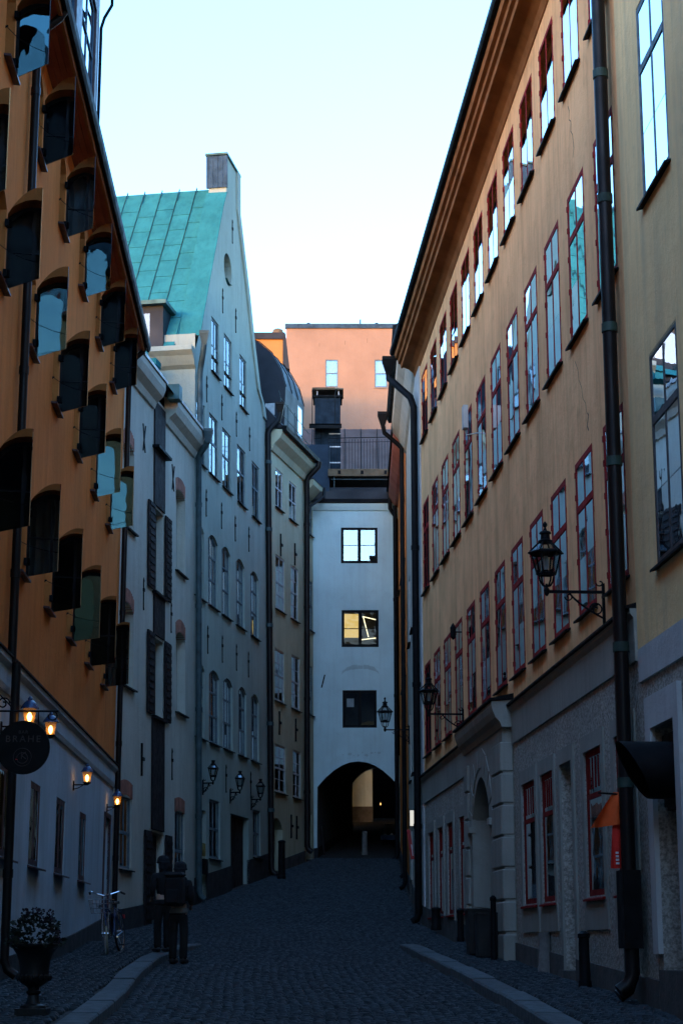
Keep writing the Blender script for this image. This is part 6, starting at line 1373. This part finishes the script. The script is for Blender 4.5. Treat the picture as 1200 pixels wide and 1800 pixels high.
# things in and before the archway
def plain_post(x, y, r_, h_, mat, label):
    loc = Vector((x, y, road_z(y))); t = thing('bollard', label, 'bollard', loc)
    q = MB(); q.lathe([(r_ * 1.2, -0.05), (r_ * 1.2, 0.06), (r_, 0.08), (r_ * .92, h_)], 10); q.build('post', mat, t, loc, smooth=True)
    q = MB(); q.lathe([(r_ * .95, h_), (r_ * 1.1, h_ + .02), (r_ * .9, h_ + .06), (r_ * .3, h_ + .08)], 10); q.build('post_cap', mat, t, loc, smooth=True)
plain_post(0.72, 57.4, 0.085, 0.62, 'guardstone', 'grey bollard standing in the mouth of the dark archway')
plain_post(-1.62, 50.2, 0.10, 0.95, 'black', 'black iron post against the yellow house door')
loc = Vector((-0.52, 57.2, road_z(57.2))); t = thing('leaning_plank', 'dark plank leaning on the left wall inside the archway', 'plank', loc)
q = MB(); q.add([(-0.04, 0, -0.02), (0.02, 0, -0.02), (0.02, 0.02, -0.02), (-0.04, 0.02, -0.02), (-0.13, 0.0, 0.85), (-0.07, 0, 0.85), (-0.07, 0.02, 0.85), (-0.13, 0.02, 0.85)], [(0, 1, 2, 3), (4, 5, 6, 7), (0, 1, 5, 4), (1, 2, 6, 5), (2, 3, 7, 6), (3, 0, 4, 7)]); q.build('plank_body', 'darkwood', t, loc)
loc = Vector((1.62, 61.5, road_z(61.5))); t = thing('handcart', 'low handcart of pale bundles standing in the dark archway', 'cart', loc)
q = MB(); q.box(-0.30, 0.35, -0.3, 0.5, 0.10, 0.14); q.box(-0.30, 0.35, -0.32, -0.30, 0.10, 0.26); q.box(-0.32, -0.30, -0.3, 0.5, 0.10, 0.26); q.box(0.35, 0.37, -0.3, 0.5, 0.10, 0.26); q.build('cart_bed', 'lead', t, loc)
for dx, dy in ((-0.22, -0.2), (0.28, -0.2), (-0.22, 0.4), (0.28, 0.4)):
    q = MB(lambda a, b, c: Vector((b + dx, a + dy, c + 0.07))); q.lathe([(0.07, -0.02), (0.07, 0.02)], 10); q = MB(); q.tube([(dx - 0.02, dy, 0.06), (dx + 0.02, dy, 0.06)], 0.07, 12); q.build('cart_wheel', 'rubber', t, loc)
rr = random.Random(8)
for bx0, by0 in ((-0.16, -0.12), (0.04, -0.16), (0.2, -0.08), (0.05, 0.15)):
    q = MB(); q.lathe([(0.01, 0.0), (0.09, 0.02), (0.11, 0.07), (0.08, 0.13), (0.03, 0.16), (0.04, 0.19)], 9, (bx0, by0, 0.14), 0, rr.random()); q.build('bundle', 'palebag', t, loc, smooth=True)
q = MB(); q.tube([(-0.31, -0.3, 0.2), (-0.16, -0.1, 0.62), (0.30, -0.1, 0.62), (0.36, -0.3, 0.2)], 0.012, 6); q.build('cart_handle', 'lead', t, loc, smooth=True)
loc = Vector((1.42, 67.0, 6.55)); t = thing('candle_lantern', 'tiny warm candle lantern glowing deep in the archway', 'lantern', loc)
q = MB(); q.lathe([(0.05, -0.08), (0.05, -0.06), (0.03, -0.06)], 8); q.lathe([(0.05, 0.07), (0.03, 0.1), (0.005, 0.13)], 8); q.tube([(0.05, 0, -0.06), (0.05, 0, 0.07)], 0.005, 4); q.tube([(-0.05, 0, -0.06), (-0.05, 0, 0.07)], 0.005, 4); q.tube([(0, 0, 0.12), (0, 0, 1.05)], 0.004, 4); q.build('lantern_body', 'black', t, loc)
q = MB(); q.lathe([(0.01, -0.05), (0.022, -0.02), (0.018, 0.01), (0.004, 0.04)], 8); q.build('flame', 'candle', t, loc, smooth=True)
